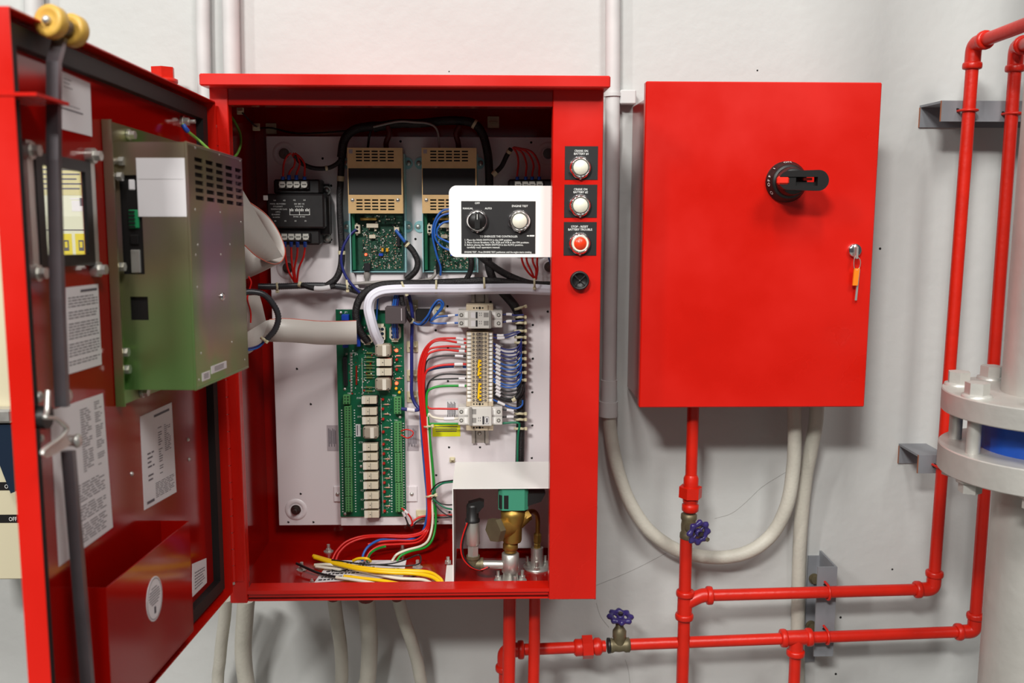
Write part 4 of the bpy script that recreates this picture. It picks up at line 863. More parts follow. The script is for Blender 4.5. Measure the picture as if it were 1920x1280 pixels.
def bits(x0, y0, x1, y1, n_, smin, smax, off, mats, parent, h=(.0008, .003), skip=()):
    m = MB()
    for _ in range(n_):
        a, b = rc.uniform(x0, x1), rc.uniform(y0, y1)
        if any(s[0] < a < s[2] and s[1] < b < s[3] for s in skip): continue
        w_, h_ = rc.uniform(smin, smax), rc.uniform(smin, smax)
        if rc.random() < .5: w_, h_ = h_*.5, w_
        m.pbox(PN, a-w_/2, b-h_/2, a+w_/2, b+h_/2, off, off+rc.uniform(*h), rc.randrange(len(mats)))
    part('small_components', m, [M[k_] for k_ in mats], parent, kind='stuff')
bits(680, 432, 752, 503, 620, .8, 2.4, .0115, ['solder', 'chip', 'pcb', 'solder', 'pinkr', 'hole'], ch, skip=((681, 470, 691, 486),))
bits(668, 404, 752, 432, 46, 1.5, 4, .0115, ['chip', 'solder', 'chip', 'cream'], ch, h=(.002, .006))
for x0, y0, x1, y1, z_, m_, nm in ((687, 419, 709, 427, .012, 'cream', 'connector'), (692, 440, 704, 447, .008, 'cream', 'connector'), (675, 408, 706, 413, .01, 'brass', 'connector'), (710, 475, 718, 480, .006, 'bluec', 'trim_pot'), (715, 465, 719, 472, .006, 'olive', 'capacitor'), (723.5, 465, 728, 472, .006, 'olive', 'capacitor'), (744, 440, 750, 462, .008, 'chip', 'chip'), (682, 494, 694, 508, .014, 'chip', 'socket'), (739, 426, 748, 434, .016, 'cream', 'plug')):
    M.setdefault('bluec', mat('blue_component', (24, 66, 176), .4)); mb = MB(); mb.pbox(PN, x0, y0, x1, y1, .0115, .0115+z_, 0, .0006); part(nm, mb, M[m_], ch)
mb = MB(); mb.pbox(PN, 664, 421, 675, 438, .0115, .024, 0, .001); mb.pbox(PN, 667, 418, 671, 441, .0115, .02, 0, .0006)
for yy in (426, 433): disc(mb, PN, 669.5, yy, .0024, .024, .0243, 1)
part('two_pole_connector', mb, [M['cream'], M['hole']], ch)
mb = MB(); mb.pbox(PN, 668, 511, 757, 534, 0, .012, 0, .001); part('white_bracket', mb, M['white'], ch)
led = MB(); led.lathe(PX(686, 477, .012), OUT, [(.002, 0), (.002, .002), (.0014, .0034), (0, .004)], 12)
led_o = part('indicator_light', led, M['ledon'], ch, 'lit red indicator light')
chs = PX(791, 340, FC5)-PX(652, 340, FC5)
ch2 = copy_thing(ch, chs, 'right tan covered battery charger, partly behind the white switch plate')
for c_ in ch2.children:
    if c_.name.startswith('indicator_light'):
        c_.data = c_.data.copy(); c_.data.materials[0] = M['redled']; c_['label'] = 'unlit indicator light'
mb = MB(); mb.lathe(PX(688, 508, .016), PX(688, 534, .014)-PX(688, 508, .016), [(.0058, 0), (.0058, .012), (.0042, .014), (.0035, .026)], 12); single('charger_plug', mb, M['rib2'], 'grey plug hanging from the socket of the left charger', 'plug')
wire('cable', [(816, 506, .03), (816, 514, .034), (806, 523, .034), (780, 527, .03), (730, 528, .03), (690, 530, .03), (655, 532, .024)], 3.2, M['rib2'], 'grey cable leaving the right charger and running left above the black harness', 'cable')
wire('cable', [(668, 430, .024), (655, 442, .028), (643, 465, .03), (640, 490, .03), (647, 515, .03), (662, 536, .03), (682, 556, .026)], 2.6, M['navyw'], 'dark blue twin wire curving left from the left charger connector', 'wire')
wire('cable', [(742, 431, .028), (752, 444, .03), (762, 457, .03)], 3, M['bluew'], 'short blue wires leaving the right side of the left charger', 'wire')
wire('cable', [(759, 454, .03), (774, 470, .03), (783, 490, .03), (779, 508, .03), (762, 524, .026)], 5.6, M['sleeve'], 'black sleeved cable curving below the right side of the left charger', 'cable', extra=[('tie_band', .05, .1, 6.2, 'ties')])
gb = 'blue loops on the right charger'
wire('wire', [(846, 391, .06), (828, 396, .06), (815, 415, .06), (811, 440, .055), (818, 475, .05), (826, 500, .045), (826, 516, .04)], 2, M['bluew'], 'outermost blue loop beside the white switch plate, ending low on the right charger', 'wire', gb)
wire('wire', [(846, 399, .06), (826, 406, .06), (816, 425, .06), (816, 446, .058), (828, 462, .056), (846, 470, .056)], 1.9, M['bluew'], 'middle blue loop beside the white switch plate', 'wire', gb)
wire('wire', [(846, 414, .058), (830, 418, .058), (820, 430, .058), (822, 444, .056), (846, 456, .056)], 1.9, M['bluew'], 'smallest blue loop beside the white switch plate', 'wire', gb)
wire('wire', [(815, 440, .05), (820, 480, .045), (819, 514, .034)], 1.8, M['blackw'], 'thin black wire dropping on the right charger board', 'wire')
wire('wire', [(1042, 455, .16), (1032, 465, .15), (1028, 478, .14), (1034, 500, .13)], 1.6, M['bluew'], 'blue wire dangling at the right edge of the opening', 'wire')
# ---- harnesses
hz = 'cable'
wire('cable_harness', [(484, 537, .03), (520, 537, .026), (575, 535, .022), (625, 536, .022), (655, 541, .02), (690, 553, .018)], 6.6, M['convol'], 'black ribbed tubing running left below the transformer', hz, rib=.0016, n=10)
wire('cable_harness', [(722, 236, .03), (695, 237, .03), (665, 243, .032), (646, 262, .032), (640, 295, .03)], 8.2, M['sleeve'], 'thick black bundle arching at the top between transformer and left charger', hz, n=10)
t = wire('cable_harness', [(641, 285, .028), (639, 330, .026), (637, 380, .025), (639, 430, .025), (641, 470, .025), (639, 500, .025), (630, 522, .026), (612, 536, .028)], 6.2, M['sleeve'], 'long upright black bundle between transformer and left charger', hz, n=10, extra=[('red_wires', .05, .13, 5.2, 'redw'), ('tie_band', .0, .03, 7.2, 'ties'), ('tie_band', .15, .18, 6.8, 'ties'), ('tie_band', .58, .61, 7, 'ties')])
wire('cable_harness', [(552, 292, .05), (566, 306, .045), (588, 315, .04), (614, 315, .032), (630, 308, .03), (640, 298, .03)], 4, M['sleeve'], 'short black branch joining the upper transformer leads to the bundle', hz, extra=[('tie_band', .56, .6, 5, 'ties'), ('red_wires', .66, .9, 3.6, 'redw')])
wire('cable_harness', [(560, 532, .03), (585, 540, .034), (606, 541, .034), (628, 536, .032)], 4.4, M['sleeve'], 'short black branch with a white marker joining the lower transformer leads', hz, extra=[('marker', .42, .85, 5.2, 'paper'), ('tie_band', 0, .06, 5.4, 'ties')])
wire('cable_harness', [(700, 240, .03), (740, 232, .03), (790, 231, .03), (840, 226, .03), (882, 229, .03), (902, 246, .03), (913, 280, .03), (917, 320, .03), (917, 400, .03), (914, 470, .03), (918, 505, .03), (926, 528, .026)], 8, M['sleeve'], 'thick black bundle across the top then down behind the white switch plate', hz, n=10, extra=[('tie_band', .68, .695, 9.2, 'ties'), ('tie_band', .73, .745, 9, 'ties'), ('tie_band', .39, .4, 9, 'ties')])
wire('cable_harness', [(924, 328, .034), (940, 312, .036), (950, 292, .04), (958, 279, .046)], 4.4, M['sleeve'], 'black branch to the upper leads of the right transformer', hz, extra=[('tie_band', .04, .12, 5.4, 'ties'), ('tie_band', .86, .93, 5.2, 'ties')])
wire('cable_harness', [(898, 478, .04), (915, 492, .036), (945, 512, .03), (980, 527, .026), (1010, 533, .024), (1060, 533, .024)], 6.5, M['sleeve'], 'black bundle slanting right below the white switch plate', hz, n=10)
wire('cable_harness', [(880, 470, .05), (884, 492, .05), (882, 508, .04), (874, 524, .034)], 5, M['sleeve'], 'short black cable hanging under the left half of the white switch plate', hz)
wire('cable_harness', [(690, 640, .03), (676, 622, .036), (668, 598, .04), (669, 574, .04), (680, 553, .04), (704, 537, .04), (740, 532, .038), (800, 531, .036), (860, 528, .034), (915, 526, .034), (965, 531, .03), (1010, 536, .028), (1060, 538, .028)], 7, M['sleeve'], 'black bundle rising from the circuit board and running right above the white sleeve', hz, n=10)
M['clearsl'].name = 'clear_white_sleeving'
def ribbed_tube(pts, r, nr, flat_=1.0):
    m = MB(); c_ = smooth(pts, 6); n_ = nr*4; m.tube(c_, r, n_); k_ = len(c_)
    for i in range(k_):
        for j in range(n_): v = m.v[i*n_+j]; m.v[i*n_+j] = c_[i]+(v-c_[i])*(1+.10*math.cos(2*math.pi*j/4))
    return m
mb = ribbed_tube([PX(*q) for q in ((711, 642, .03), (702, 622, .044), (695, 598, .05), (691, 576, .05), (696, 558, .05), (712, 547, .048), (740, 543, .046), (800, 542, .044), (860, 542, .042), (930, 541, .04), (985, 541, .036), (1060, 545, .034))], .0086, 7)
single('cable_harness', mb, M['clearsl'], 'white sleeved bundle running right and bending down onto the circuit board', hz)
for i, (a, b, w_, ang, lab) in enumerate(((520, 538, 16, 86, 'cable tie on the ribbed tubing below the transformer'), (651, 535, 20, 84, 'cable tie on the ribbed tubing left of the white sleeve bend'), (758, 540, 26, 68, 'slanting cable tie on the white sleeve above the dark module'), (818, 536, 22, 90, 'cable tie on the white sleeve above the terminal strip'), (908, 532, 24, 88, 'cable tie on the white sleeve below the white switch plate'), (1002, 531, 18, 90, 'cable tie gathering the red leads below the right transformer'))): tie(PN, a, b, w_, ang, .05, lab)
rf = yplane(.2685)
tiemount(450, 208, 13, 0, 'tie mount high in the left corner of the open cabinet', fr=yplane(.11)); tiemount(480, 238, 14, 0, 'tie mount second from the left under the cabinet top', fr=yplane(.2)); tiemount(508, 241, 20, 0, 'tie mount on the rear wall above the left end of the panel', fr=rf); tiemount(925, 229, 22, 0, 'tie mount on the rear wall above the right transformer', fr=rf)
wire('wire', [(455, 212, .14), (482, 238, .05), (510, 240, -.01), (560, 250, .0), (640, 246, .02), (690, 240, .036)], 1.6, M['blackw'], 'thin black wire under the cabinet top', 'wire')
wire('wire', [(700, 238, .04), (745, 228, .042), (775, 229, .042), (805, 232, .042), (820, 245, .04), (824, 278, .036)], 2, M['rib2'], 'grey wire dropping onto the right charger from above', 'wire')
M['darkred'] = mat('dark_red_wire_bundle', (84, 16, 16), .45)
for a, lab in ((727, 'left'), (862, 'right')):
    wire('cable', [(a, 236, .034), (a+3 if a < 800 else a-7, 250, .034), (a-3 if a < 800 else a-3, 268, .03), (a-2, 282, .02)], 5, M['darkred'], f'dark red wire bundle entering the top of the {lab} charger', 'cable')
wire('wire', [(696, 240, .03), (692, 258, .03), (689, 282, .02)], 2.2, M['blackw'], 'black wire entering the top of the left charger', 'wire')
# ---- main circuit board
bd = thing('relay_board', 'tall green circuit board with cream relays and terminal blocks', 'circuit board', PX(700, 985))
c4 = PN.rect(634, 580, 759, 968, .018)
mb = MB(); zc = PN.px(700, 988)[1]; mb.box(PN, c4[0], PN.px(700, 985, .016)[1], 0, c4[2], c4[3], .0155, 0, .0006); part('carrier', mb, M['white'], bd)
for x0, x1, sx in ((626, 641, 633), (757, 782, 772)):
    mb = MB(); mb.pbox(PN, x0, 912, x1, 940, 0, .003, 0, .0004); part('mounting_tab', mb, M['white'], bd); mb = MB(); mb.ball(PX(sx, 926, .003), .004, 12, sq=.6, ax=OUT); part('tab_screw', mb, M['zinc'], bd)
mb = MB(); mb.box(PN, c4[0], c4[1], .0165, c4[2], c4[3], .0183); part('board', mb, M['pcb'], bd)
B0_ = .0183
xb = lambda y: (y-580)/388*5      # the board leans a little in the photograph's perspective
# cream relays
ry = MB(); ry.pbox(PN, 678, 744, 706, 757, B0_+.004, B0_+.02, 0, .0006); ry.pbox(PN, 678, 743, 684.5, 757, B0_+.02, B0_+.0203, 1); ry.pbox(PN, 692, 744.5, 692.6, 756.5, B0_+.02, B0_+.0203, 2); disc(ry, PN, 689.5, 750.5, .0009, B0_+.02, B0_+.0204, 2, 8)
M['cream2'] = mat('pale_relay_end', (232, 226, 212), .45)
r0 = part('relay', ry, [M['cream'], M['cream2'], M['inkd']], bd); m_ = MB(); m_.pbox(PN, 681, 741, 709, 759, B0_, B0_+.006); r0b = part('relay_base', m_, M['chip'], r0)
for a, b in ((706, 679.5), (706, 697.5), (678.4, 771.5), (679, 789), (680, 838.5), (680.3, 856.5), (680.6, 874), (681.4, 892.5), (681.4, 910.5), (682.6, 929.5), (682.8, 947), (683, 964.5)):
    sft = PX(a, b, B0_+.02)-PX(678, 750.5, B0_+.02); c_ = again(r0, sft, bd); again(r0b, sft, c_)
sr = MB(); sr.pbox(PN, 703, 645.5, 732, 669, B0_+.002, B0_+.024, 0, .003); sr.pbox(PN, 717, 647, 724, 667.5, B0_+.024, B0_+.0243, 1)
for q in ((706.5, 649), (706.5, 665), (728, 665)): disc(sr, PN, *q, .0011, B0_+.024, B0_+.0244, 2, 8)
s0 = part('clear_relay', sr, [M['relay'], M['cream2'], M['inkd']], bd, 'larger grey relay with rounded case')
for a, b in ((717.5, 720.5), (694.5, 811)): again(s0, PX(a, b, B0_+.024)-PX(717.5, 657, B0_+.024), bd)
# leds, resistors
ld = MB(); ld.lathe(PX(718, 748, B0_), OUT, [(.0027, 0), (.0027, .004), (.0019, .006), (0, .0066)], 10); l0 = part('red_light', ld, M['redled'], bd)
for a, b in ((744, 674), (744, 692), (718, 766), (718.6, 785), (719, 809), (719.4, 832), (719.8, 850), (720, 868), (720.4, 886), (720.8, 904), (721, 921), (721.2, 939), (721.4, 957)): again(l0, PX(a, b, B0_)-PX(718, 748, B0_), bd)
for a, b in ((743.5, 656.5), (743.8, 718)):
    c_ = again(l0, PX(a, b, B0_)-PX(718, 748, B0_), bd); c_.data = c_.data.copy(); c_.data.materials[0] = M['ledon']; c_['label'] = 'lit red light'; c_.name = 'lit_red_light'
for a, b in ((743, 728), (749, 735)):
    c_ = again(l0, PX(a, b, B0_)-PX(718, 748, B0_), bd); c_.data = c_.data.copy(); c_.data.materials[0] = M['ledyel']; c_['label'] = 'yellow light'; c_.name = 'yellow_light'
rr_ = MB(); p0, p1 = PX(721, 758, B0_+.0014), PX(729, 758, B0_+.0014); rr_.cyl(p0, p1, .0013, n=8); rr_.cyl(PX(718, 758, B0_+.0014), PX(732, 758, B0_+.0014), .0004, n=6, mi=1)
e0 = part('resistor', rr_, [M['pinkr'], M['solder']], bd)
for a, b in ((725, 776), (725.5, 801), (725.8, 824), (726, 842), (726.3, 860), (726.6, 878), (726.8, 896), (727, 913.5), (727.2, 930.5), (727.4, 948), (747, 667), (747, 686), (748, 709)): again(e0, PX(a, b, B0_)-PX(725, 758, B0_), bd)
gr_ = MB(); gr_.cyl(PX(687, 685, B0_+.0018), PX(698, 685, B0_+.0018), .0017, n=8); gr_.cyl(PX(682, 685, B0_+.0018), PX(703, 685, B0_+.0018), .0004, n=6, mi=1)
g0 = part('resistor', gr_, [M['resist'], M['solder']], bd, 'dark green resistor')
for b in (662, 670, 678, 690, 697, 703, 708, 726, 733): again(g0, PX(692.5, b, B0_)-PX(692.5, 685, B0_), bd)
# terminal blocks
def tblock(x0, y0, x1, y1, n_):
    m = MB(); m.pbox(PN, x0, y0, x1, y1, B0_, B0_+.013, 0, .0008)
    for k in range(n_):
        y = y0+(y1-y0)*(k+.5)/n_; h_ = (y1-y0)/n_*.3
        m.pbox(PN, x1-5.2, y-h_, x1-2.2, y+h_, B0_+.013, B0_+.0133, 1); m.pbox(PN, x0+2.6, y-h_*.8, x0+5, y+h_*.8, B0_+.013, B0_+.0133, 1)
    part('terminal_block', m, [M['term'], M['termd']], bd)
tblock(643, 741, 656, 758, 3)
for y0, y1, n_ in ((762, 820, 12), (821, 876, 12), (877, 931, 12), (932, 960, 6)): tblock(643.5+xb(y0)*.9, y0, 656+xb(y1)*.9, y1, n_)
tblock(738.5, 745, 752, 776, 6)
for y0, y1, n_ in ((791.5, 848.5, 12), (849.5, 904.5, 12), (905.5, 960, 12)): tblock(739+(y0-791)*.02, y0, 752+(y1-791)*.02, y1, n_)
tb5 = MB(); tb5.pbox(PN, 653, 718, 655, 740, B0_, B0_+.002)
# connectors
mb = MB(); mb.pbox(PN, 643.5, 669, 651, 723, B0_, B0_+.007, 0, .0005); mb.pbox(PN, 646, 672, 648.6, 720, B0_+.007, B0_+.0073, 1); part('header_socket', mb, [M['chip'], M['hole']], bd)
for x0, y0, x1, y1 in ((640, 590, 654, 601), (668, 592, 675, 650), (642, 647, 652, 652)):
    mb = MB(); mb.pbox(PN, x0, y0, x1, y1, B0_, B0_+.014, 0, .0008); part('blue_connector', mb, M['bluec'], bd)
def octo(x0, y0, x1, y1, n_, m_):
    m = MB(); c8 = 4
    P_ = [PN.px(a, b, B0_+.012) for a, b in ((x0+c8, y0), (x1-c8, y0), (x1, y0+c8), (x1, y1-c8), (x1-c8, y1), (x0+c8, y1), (x0, y1-c8), (x0, y0+c8))]
    m.prism(PN, P_, B0_, B0_+.012, 0); m.pbox(PN, (x0+x1)/2-6, y0-3.5, (x0+x1)/2+6, y0, B0_, B0_+.009); m.pbox(PN, (x0+x1)/2-6, y1, (x0+x1)/2+6, y1+3.5, B0_, B0_+.009)
    for i in range(2):
        for j in range(n_): disc(m, PN, x0+(x1-x0)*(.3+.4*i), y0+(y1-y0)*(j+.7)/(n_+.4), .003, B0_+.012, B0_+.0123, 1, 10)
    part('multi_pole_connector', m, [M['cream'], M['navy']], bd)
octo(705, 611, 722, 640, 3, 0); octo(730, 611, 751, 637, 3, 0); octo(676, 632, 700, 643, 1, 0)
mb = MB()
for x0, y0, x1, y1, k in ((657, 662, 664, 736, 0), (666, 686, 670, 722, 1)): 
    for j in range(14): mb.pbox(PN, x0+1, y0+(y1-y0)*j/14, x0+3.5, y0+(y1-y0)*(j+.55)/14, B0_, B0_+.004, k)
part('jumper_pins', mb, [M['solder'], M['redled']], bd, kind='stuff')
bits(655, 604, 700, 630, 40, 1.5, 5, B0_, ['chip', 'solder', 'pcbd', 'chip'], bd)
bits(654, 655, 702, 740, 90, 1, 2.6, B0_, ['solder', 'pcbd', 'letter', 'solder', 'redled'], bd)
bits(726, 650, 757, 742, 40, .8, 2, B0_, ['solder', 'letter', 'pcbd'], bd)
bits(724, 745, 734, 962, 90, .8, 2.2, B0_, ['solder', 'letter', 'chip', 'letter'], bd, h=(.0003, .001))
bits(711, 740, 715, 966, 70, 1, 3, B0_, ['chip', 'hole', 'pcbd'], bd)
sk = MB()
for y in range(768, 962, 5):
    for x in (638+xb(y), 662+xb(y), 734.5, 756+(y-791)*.01):
        if x > 700 and y < 792: continue
        sk.pbox(PN, x-1, y, x+1.2, y+1.6, B0_, B0_+.0003)
for tx, a, b in (('J3', 650, 663), ('JP1', 649, 585), ('JP4', 668, 664), ('JP3', 670, 712), ('TB5', 655, 737.5), ('TB4', 739, 741), ('TB1', 743, 788), ('FVR', 673, 746), ('VSR', 674, 761), ('SVR', 674, 781), ('EP', 675, 804), ('ETR', 677, 829), ('SWR', 677, 847), ('FLR', 677, 864), ('ALR', 678, 885), ('K1', 678, 901), ('K2', 679, 919), ('K3', 679, 936), ('K4', 680, 954)): sk.ptext(PN, tx, a, b, 3.4, B0_+.0003, 0)
for x0, y0, x1, y1 in ((657, 661, 668, 661.7), (657, 661, 657.6, 738), (679, 671, 679.6, 740), (736, 666, 736.6, 712), (716, 745, 716.6, 962)): sk.pbox(PN, x0, y0, x1, y1, B0_, B0_+.0003)
part('silkscreen', sk, M['letter'], bd, kind='stuff')
mb = MB(); mb.pbox(PN, 667, 795, 676, 818, B0_, B0_+.0004); mb.pbox(PN, 669, 797, 671, 816, B0_+.0004, B0_+.0006, 1); part('board_label', mb, [M['paper'], M['ink']], bd)
for a, b in ((639, 586), (646.5, 729), (647, 963), (750, 782), (677, 874)):
    mb = MB(); mb.ball(PX(a, b, B0_), .0033, 10, sq=.7, ax=OUT); part('board_screw', mb, M['zinc'], bd)
md = thing('dark_module', 'dark brown plug-in module above the circuit board', 'module', PX(741, 607, .03)); mb = MB(); mb.pbox(PN, 722, 576, 760, 607, B0_+.016, B0_+.046, 0, .0008); part('case', mb, M['modgrey'], md)
mb = MB(); mb.pbox(PN, 752, 578, 753.5, 601, B0_+.046, B0_+.0465); part('slot', mb, M['dusty'], md); mb = MB(); mb.pbox(PN, 727, 590, 752, 600, .0183, B0_+.016); part('pins', mb, M['chip'], md)
mb = MB(); mb.pbox(PN, 711, 556, 735, 582, .002, .03, 0, .001); single('grey_module', mb, M['dusty'], 'small grey plug-in box partly behind the dark module', 'module')
for i, (x, m_) in enumerate(((736, 'bluew'), (740, 'bluew'), (744, 'navyw'))):
    wire('wire', [(x+6, 545, .03), (x+3, 560, .034), (x, 577, .034)], 1.8, M[m_], f'{("left", "middle", "right")[i]} one of three blue wires entering the top of the dark module', 'wire', 'dark module wires')
    wire('wire', [(x, 606, .05), (x+1, 620, .046), (x+2, 633, .036)], 1.8, M[m_], f'{("left", "middle", "right")[i]} one of three blue wires below the dark module', 'wire', 'dark module wires')
wire('wire', [(712, 548, .04), (708, 565, .03), (706, 600, .03)], 1.6, M['bluew'], 'thin blue wire left of the grey box above the circuit board', 'wire')
wire('cable', [(752, 545, .036), (754, 565, .036), (760, 585, .034), (768, 598, .03), (774, 603, .026)], 4.6, M['sleeve'], 'black cable curving behind the dark module to the navy wire', 'cable', extra=[('tie_band', .85, .97, 5.6, 'ties')])
wire('wire', [(764, 545, .02), (769, 563, .02), (773, 590, .02), (772, 640, .02), (772, 700, .02), (772, 738, .02), (778, 756, .022), (785, 766, .026), (777, 769, .03), (752, 766, .034)], 3.4, M['navyw'], 'long navy wire pair running down right of the circuit board', 'wire', extra=[('marker', .91, .96, 4.2, 'paper')])
for b, w_ in ((573, 'first'), (650, 'second'), (704, 'third'), (744, 'fourth')): tiemount(773, b, 21, 0, f'square tie mount on the navy wire, {w_} from the top')
wire('wire', [(752, 808, .034), (762, 805, .04), (773, 808, .042), (774, 815, .042), (764, 821, .04), (752, 815, .034)], 1.2, M['redw'], 'small red wire loop on the right terminal block', 'wire')
wire('wire', [(753, 952, .034), (762, 960, .034), (770, 970, .03), (774, 984, .028)], 1.6, M['redw'], 'short red wire leaving the lowest right terminal block', 'wire', extra=[('marker', .2, .4, 2.6, 'paper')])
wire('wire', [(756, 960, .034), (761, 972, .03), (767, 986, .028)], 1.5, M['blackw'], 'short black wire with white marker below the right terminal block', 'wire', extra=[('marker', .0, .3, 2.8, 'paper')])
wire('wire', [(771, 986, .026), (776, 976, .018), (792, 968, .014), (820, 966, .014), (850, 965, .014)], 2, M['redw'], 'red wire running right through the tie mount near the panel bottom', 'wire')
wire('wire', [(774, 987, .026), (780, 979, .016), (796, 971, .012), (824, 970, .012), (850, 969, .012)], 1.6, M['blackw'], 'black wire beside the red one through the low tie mount', 'wire')
tiemount(791, 967, 22, 0, 'tie mount near the bottom of the panel left of the white cover')
# ---- ribbon cables
def sheet(A, B, th=.0012):
    a = smooth([PX(*p) for p in A], 5); b = smooth([PX(*p) for p in B], 5); m = MB(); m.strip([(p+q)/2 for p, q in zip(a, b)], [(p-q)/2 for p, q in zip(a, b)], th); return m, a, b
rl = thing('ribbon_cable', 'grey ribbon cable loop curling out of the gold box', 'cable', PX(500, 520, .12))
m, a, b = sheet([(452, 352, .235), (493, 421, .19), (530, 481, .15)], [(455, 456, .235), (478, 478, .2), (498, 490, .17)]); part('front_strand', m, M['ribbon'], rl)
m, a, b = sheet([(498, 490, .17), (516, 495, .15), (530, 487, .13), (534, 466, .11), (521, 432, .1), (498, 401, .1), (462, 375, .11)], [(484, 468, .14), (496, 474, .12), (506, 476, .1), (504, 456, .09), (490, 432, .09), (474, 408, .09), (448, 388, .1)]); part('curl', m, M['ribbon'], rl)
e = MB(); e.tube(a, .0008, 6); part('red_edge', e, M['coral'], rl)
m, a, b = sheet([(452, 452, .13), (478, 478, .125), (499, 490, .125), (516, 494, .125), (529, 489, .12)], [(452, 527, .13), (466, 521, .125), (486, 512, .12), (504, 503, .115), (527, 492, .115)]); part('back_strand', m, M['ribbon'], rl)
e = MB(); e.tube(smooth([PX(*p) for p in ((455, 456, .236), (478, 478, .202), (498, 490, .172))], 6), .0008, 6); part('red_edge', e, M['coral'], rl)
r2 = thing('ribbon_cable', 'grey ribbon cable running across the panel to the circuit board', 'cable', PX(570, 640, .1))
m, a, b = sheet([(505, 599, .13), (530, 597, .125), (565, 599, .11), (600, 602, .09), (640, 602, .065), (668, 601, .05)], [(490, 640, .13), (530, 641, .125), (565, 643, .11), (600, 646, .09), (640, 646, .065), (669, 645, .05)]); part('long_strand', m, M['ribbon'], r2)
e = MB(); e.tube(a, .0008, 6); part('red_edge', e, M['coral'], r2)
m, a, b = sheet([(486, 552, .16), (492, 572, .145), (498, 598, .13), (500, 604, .125)], [(440, 556, .16), (440, 590, .15), (444, 622, .135), (450, 634, .125)]); part('folded_strand', m, M['ribbon'], r2)
m, a, b = sheet([(450, 612, .128), (475, 606, .128), (508, 599, .1285)], [(440, 668, .128), (468, 662, .128), (492, 640, .1285)]); part('folded_strand', m, M['ribbon'], r2)
wire('corrugated_sleeve', [(452, 549, .19), (474, 547, .185), (496, 553, .18), (514, 573, .175), (522, 595, .17), (516, 617, .17), (504, 632, .17), (496, 640, .17)], 5.6, M['convol'], 'dark corrugated sleeve looping beside the gold box', 'sleeve', rib=.0016, n=10)
for i, dy in enumerate((0, 3.4)): wire('wire', [(497, 638+dy*.5, .172), (484, 648+dy, .172), (466, 653+dy, .176), (448, 653+dy, .18)], 1.5, M['bluew' if i else 'navyw'], f'{("upper", "lower")[i]} blue wire leaving the end of the corrugated sleeve', 'wire', 'sleeve wires')
tie(PN, 495, 636, 14, 35, .178, 'white cable tie at the end of the corrugated sleeve', 3)
wire('wire', [(466, 518, .16), (471, 530, .16), (466, 548, .16), (464, 562, .16), (470, 585, .15), (470, 605, .15)], 1.4, M['redw'], 'thin dark red wire beside the gold box', 'wire')
# earth wire from door to cabinet
pts = [DS.at(342, 232, .014), DS.at(352, 246, .02), DS.at(374, 264, .026), DS.at(405, 290, .05), AT(436, 296, .06), AT(450, 276, .08), AT(450, 250, .1), AT(440, 228, .1), AT(430, 214, .1)]
c_ = smooth(pts, 6); M['gywire'] = mat('green_yellow_wire', (120, 176, 70), .4)
t_ = thing('earth_wire', 'green and yellow earth wire from the door stud into the cabinet top', 'wire', pts[4]); mb = MB(); mb.tube(c_, .0021, 8); part('conductor', mb, M['gywire'], t_); mb = MB(); mb.tube(c_[1:7], .0034, 10); part('crimp_lug', mb, M['lug'], t_)
# ---- terminal strip
ts = thing('terminal_strip', 'upright rail of beige terminal blocks with yellow jumpers', 'terminal strip', PX(899, 832))
mb = MB()
rl4 = PN.rect(884, 549, 916, 831, .008); rx = rl4[2]-rl4[0]
mb.box(PN, rl4[0]+rx*.22, rl4[1], .0, rl4[2]-rx*.22, rl4[3], .0015); mb.box(PN, rl4[0]+rx*.2, rl4[1], .0, rl4[0]+rx*.25, rl4[3], .008); mb.box(PN, rl4[2]-rx*.25, rl4[1], 0, rl4[2]-rx*.2, rl4[3], .008); mb.box(PN, rl4[0], rl4[1], .007, rl4[0]+rx*.24, rl4[3], .008); mb.box(PN, rl4[2]-rx*.24, rl4[1], .007, rl4[2], rl4[3], .008); part('rail', mb, M['smoked'], ts)
for b in (571, 812): mb = MB(); mb.ball(PX(899, b, .0015), .004, 10, sq=.6, ax=OUT); part('rail_screw', mb, M['zinc'], ts)
FT = .046
for y0, y1 in ((571.5, 583), (752.6, 762), (796, 807)):
    mb = MB(); mb.pbox(PN, 874, y0, 925, y1, .008, FT-.004, 0, .0008); mb.pbox(PN, 884, y0, 915, y1, FT-.004, FT-.001, 0, .0005)
    for a in (888.5, 894, 899.5, 905): disc(mb, PN, a, (y0+y1)/2, .0023 if a == 899.5 else .0015, FT-.001, FT-.0007, 1, 10)
    part('end_clamp', mb, [M['blockb'], M['hole']], ts)
P0, PT_ = 626.2, 7.3
mb = MB(); h_ = 3.45
mb.pbox(PN, 874.5, P0-h_, 924.5, P0+h_, .008, FT-.009, 0, .0004); mb.pbox(PN, 883, P0-h_, 916, P0+h_, FT-.009, FT, 0, .0004); mb.pbox(PN, 893.5, P0-h_+.6, 905, P0+h_-.6, FT, FT+.0005, 3)
mb.pbox(PN, 876, P0-h_+.9, 883, P0+h_-.9, FT-.009, FT-.006, 2); mb.pbox(PN, 916, P0-h_+.9, 923, P0+h_-.9, FT-.009, FT-.006, 2)
for a, r_ in ((888, .0022), (910.4, .0022)): disc(mb, PN, a, P0, r_, FT, FT+.0003, 1, 10); disc(mb, PN, a, P0, r_*.62, FT+.0003, FT+.0006, 4, 8)
disc(mb, PN, 899.5, P0-1, .0012, FT+.0005, FT+.0008, 1, 8); disc(mb, PN, 893, P0, .001, FT, FT+.0003, 1, 8); disc(mb, PN, 906, P0, .001, FT, FT+.0003, 1, 8)
M['blockg'] = mat('grey_brown_block_centre', (110, 100, 92), .5)
k0 = part('terminal_block', mb, [M['blockb'], M['hole'], M['white2'], M['blockg'], M['smoked']], ts)
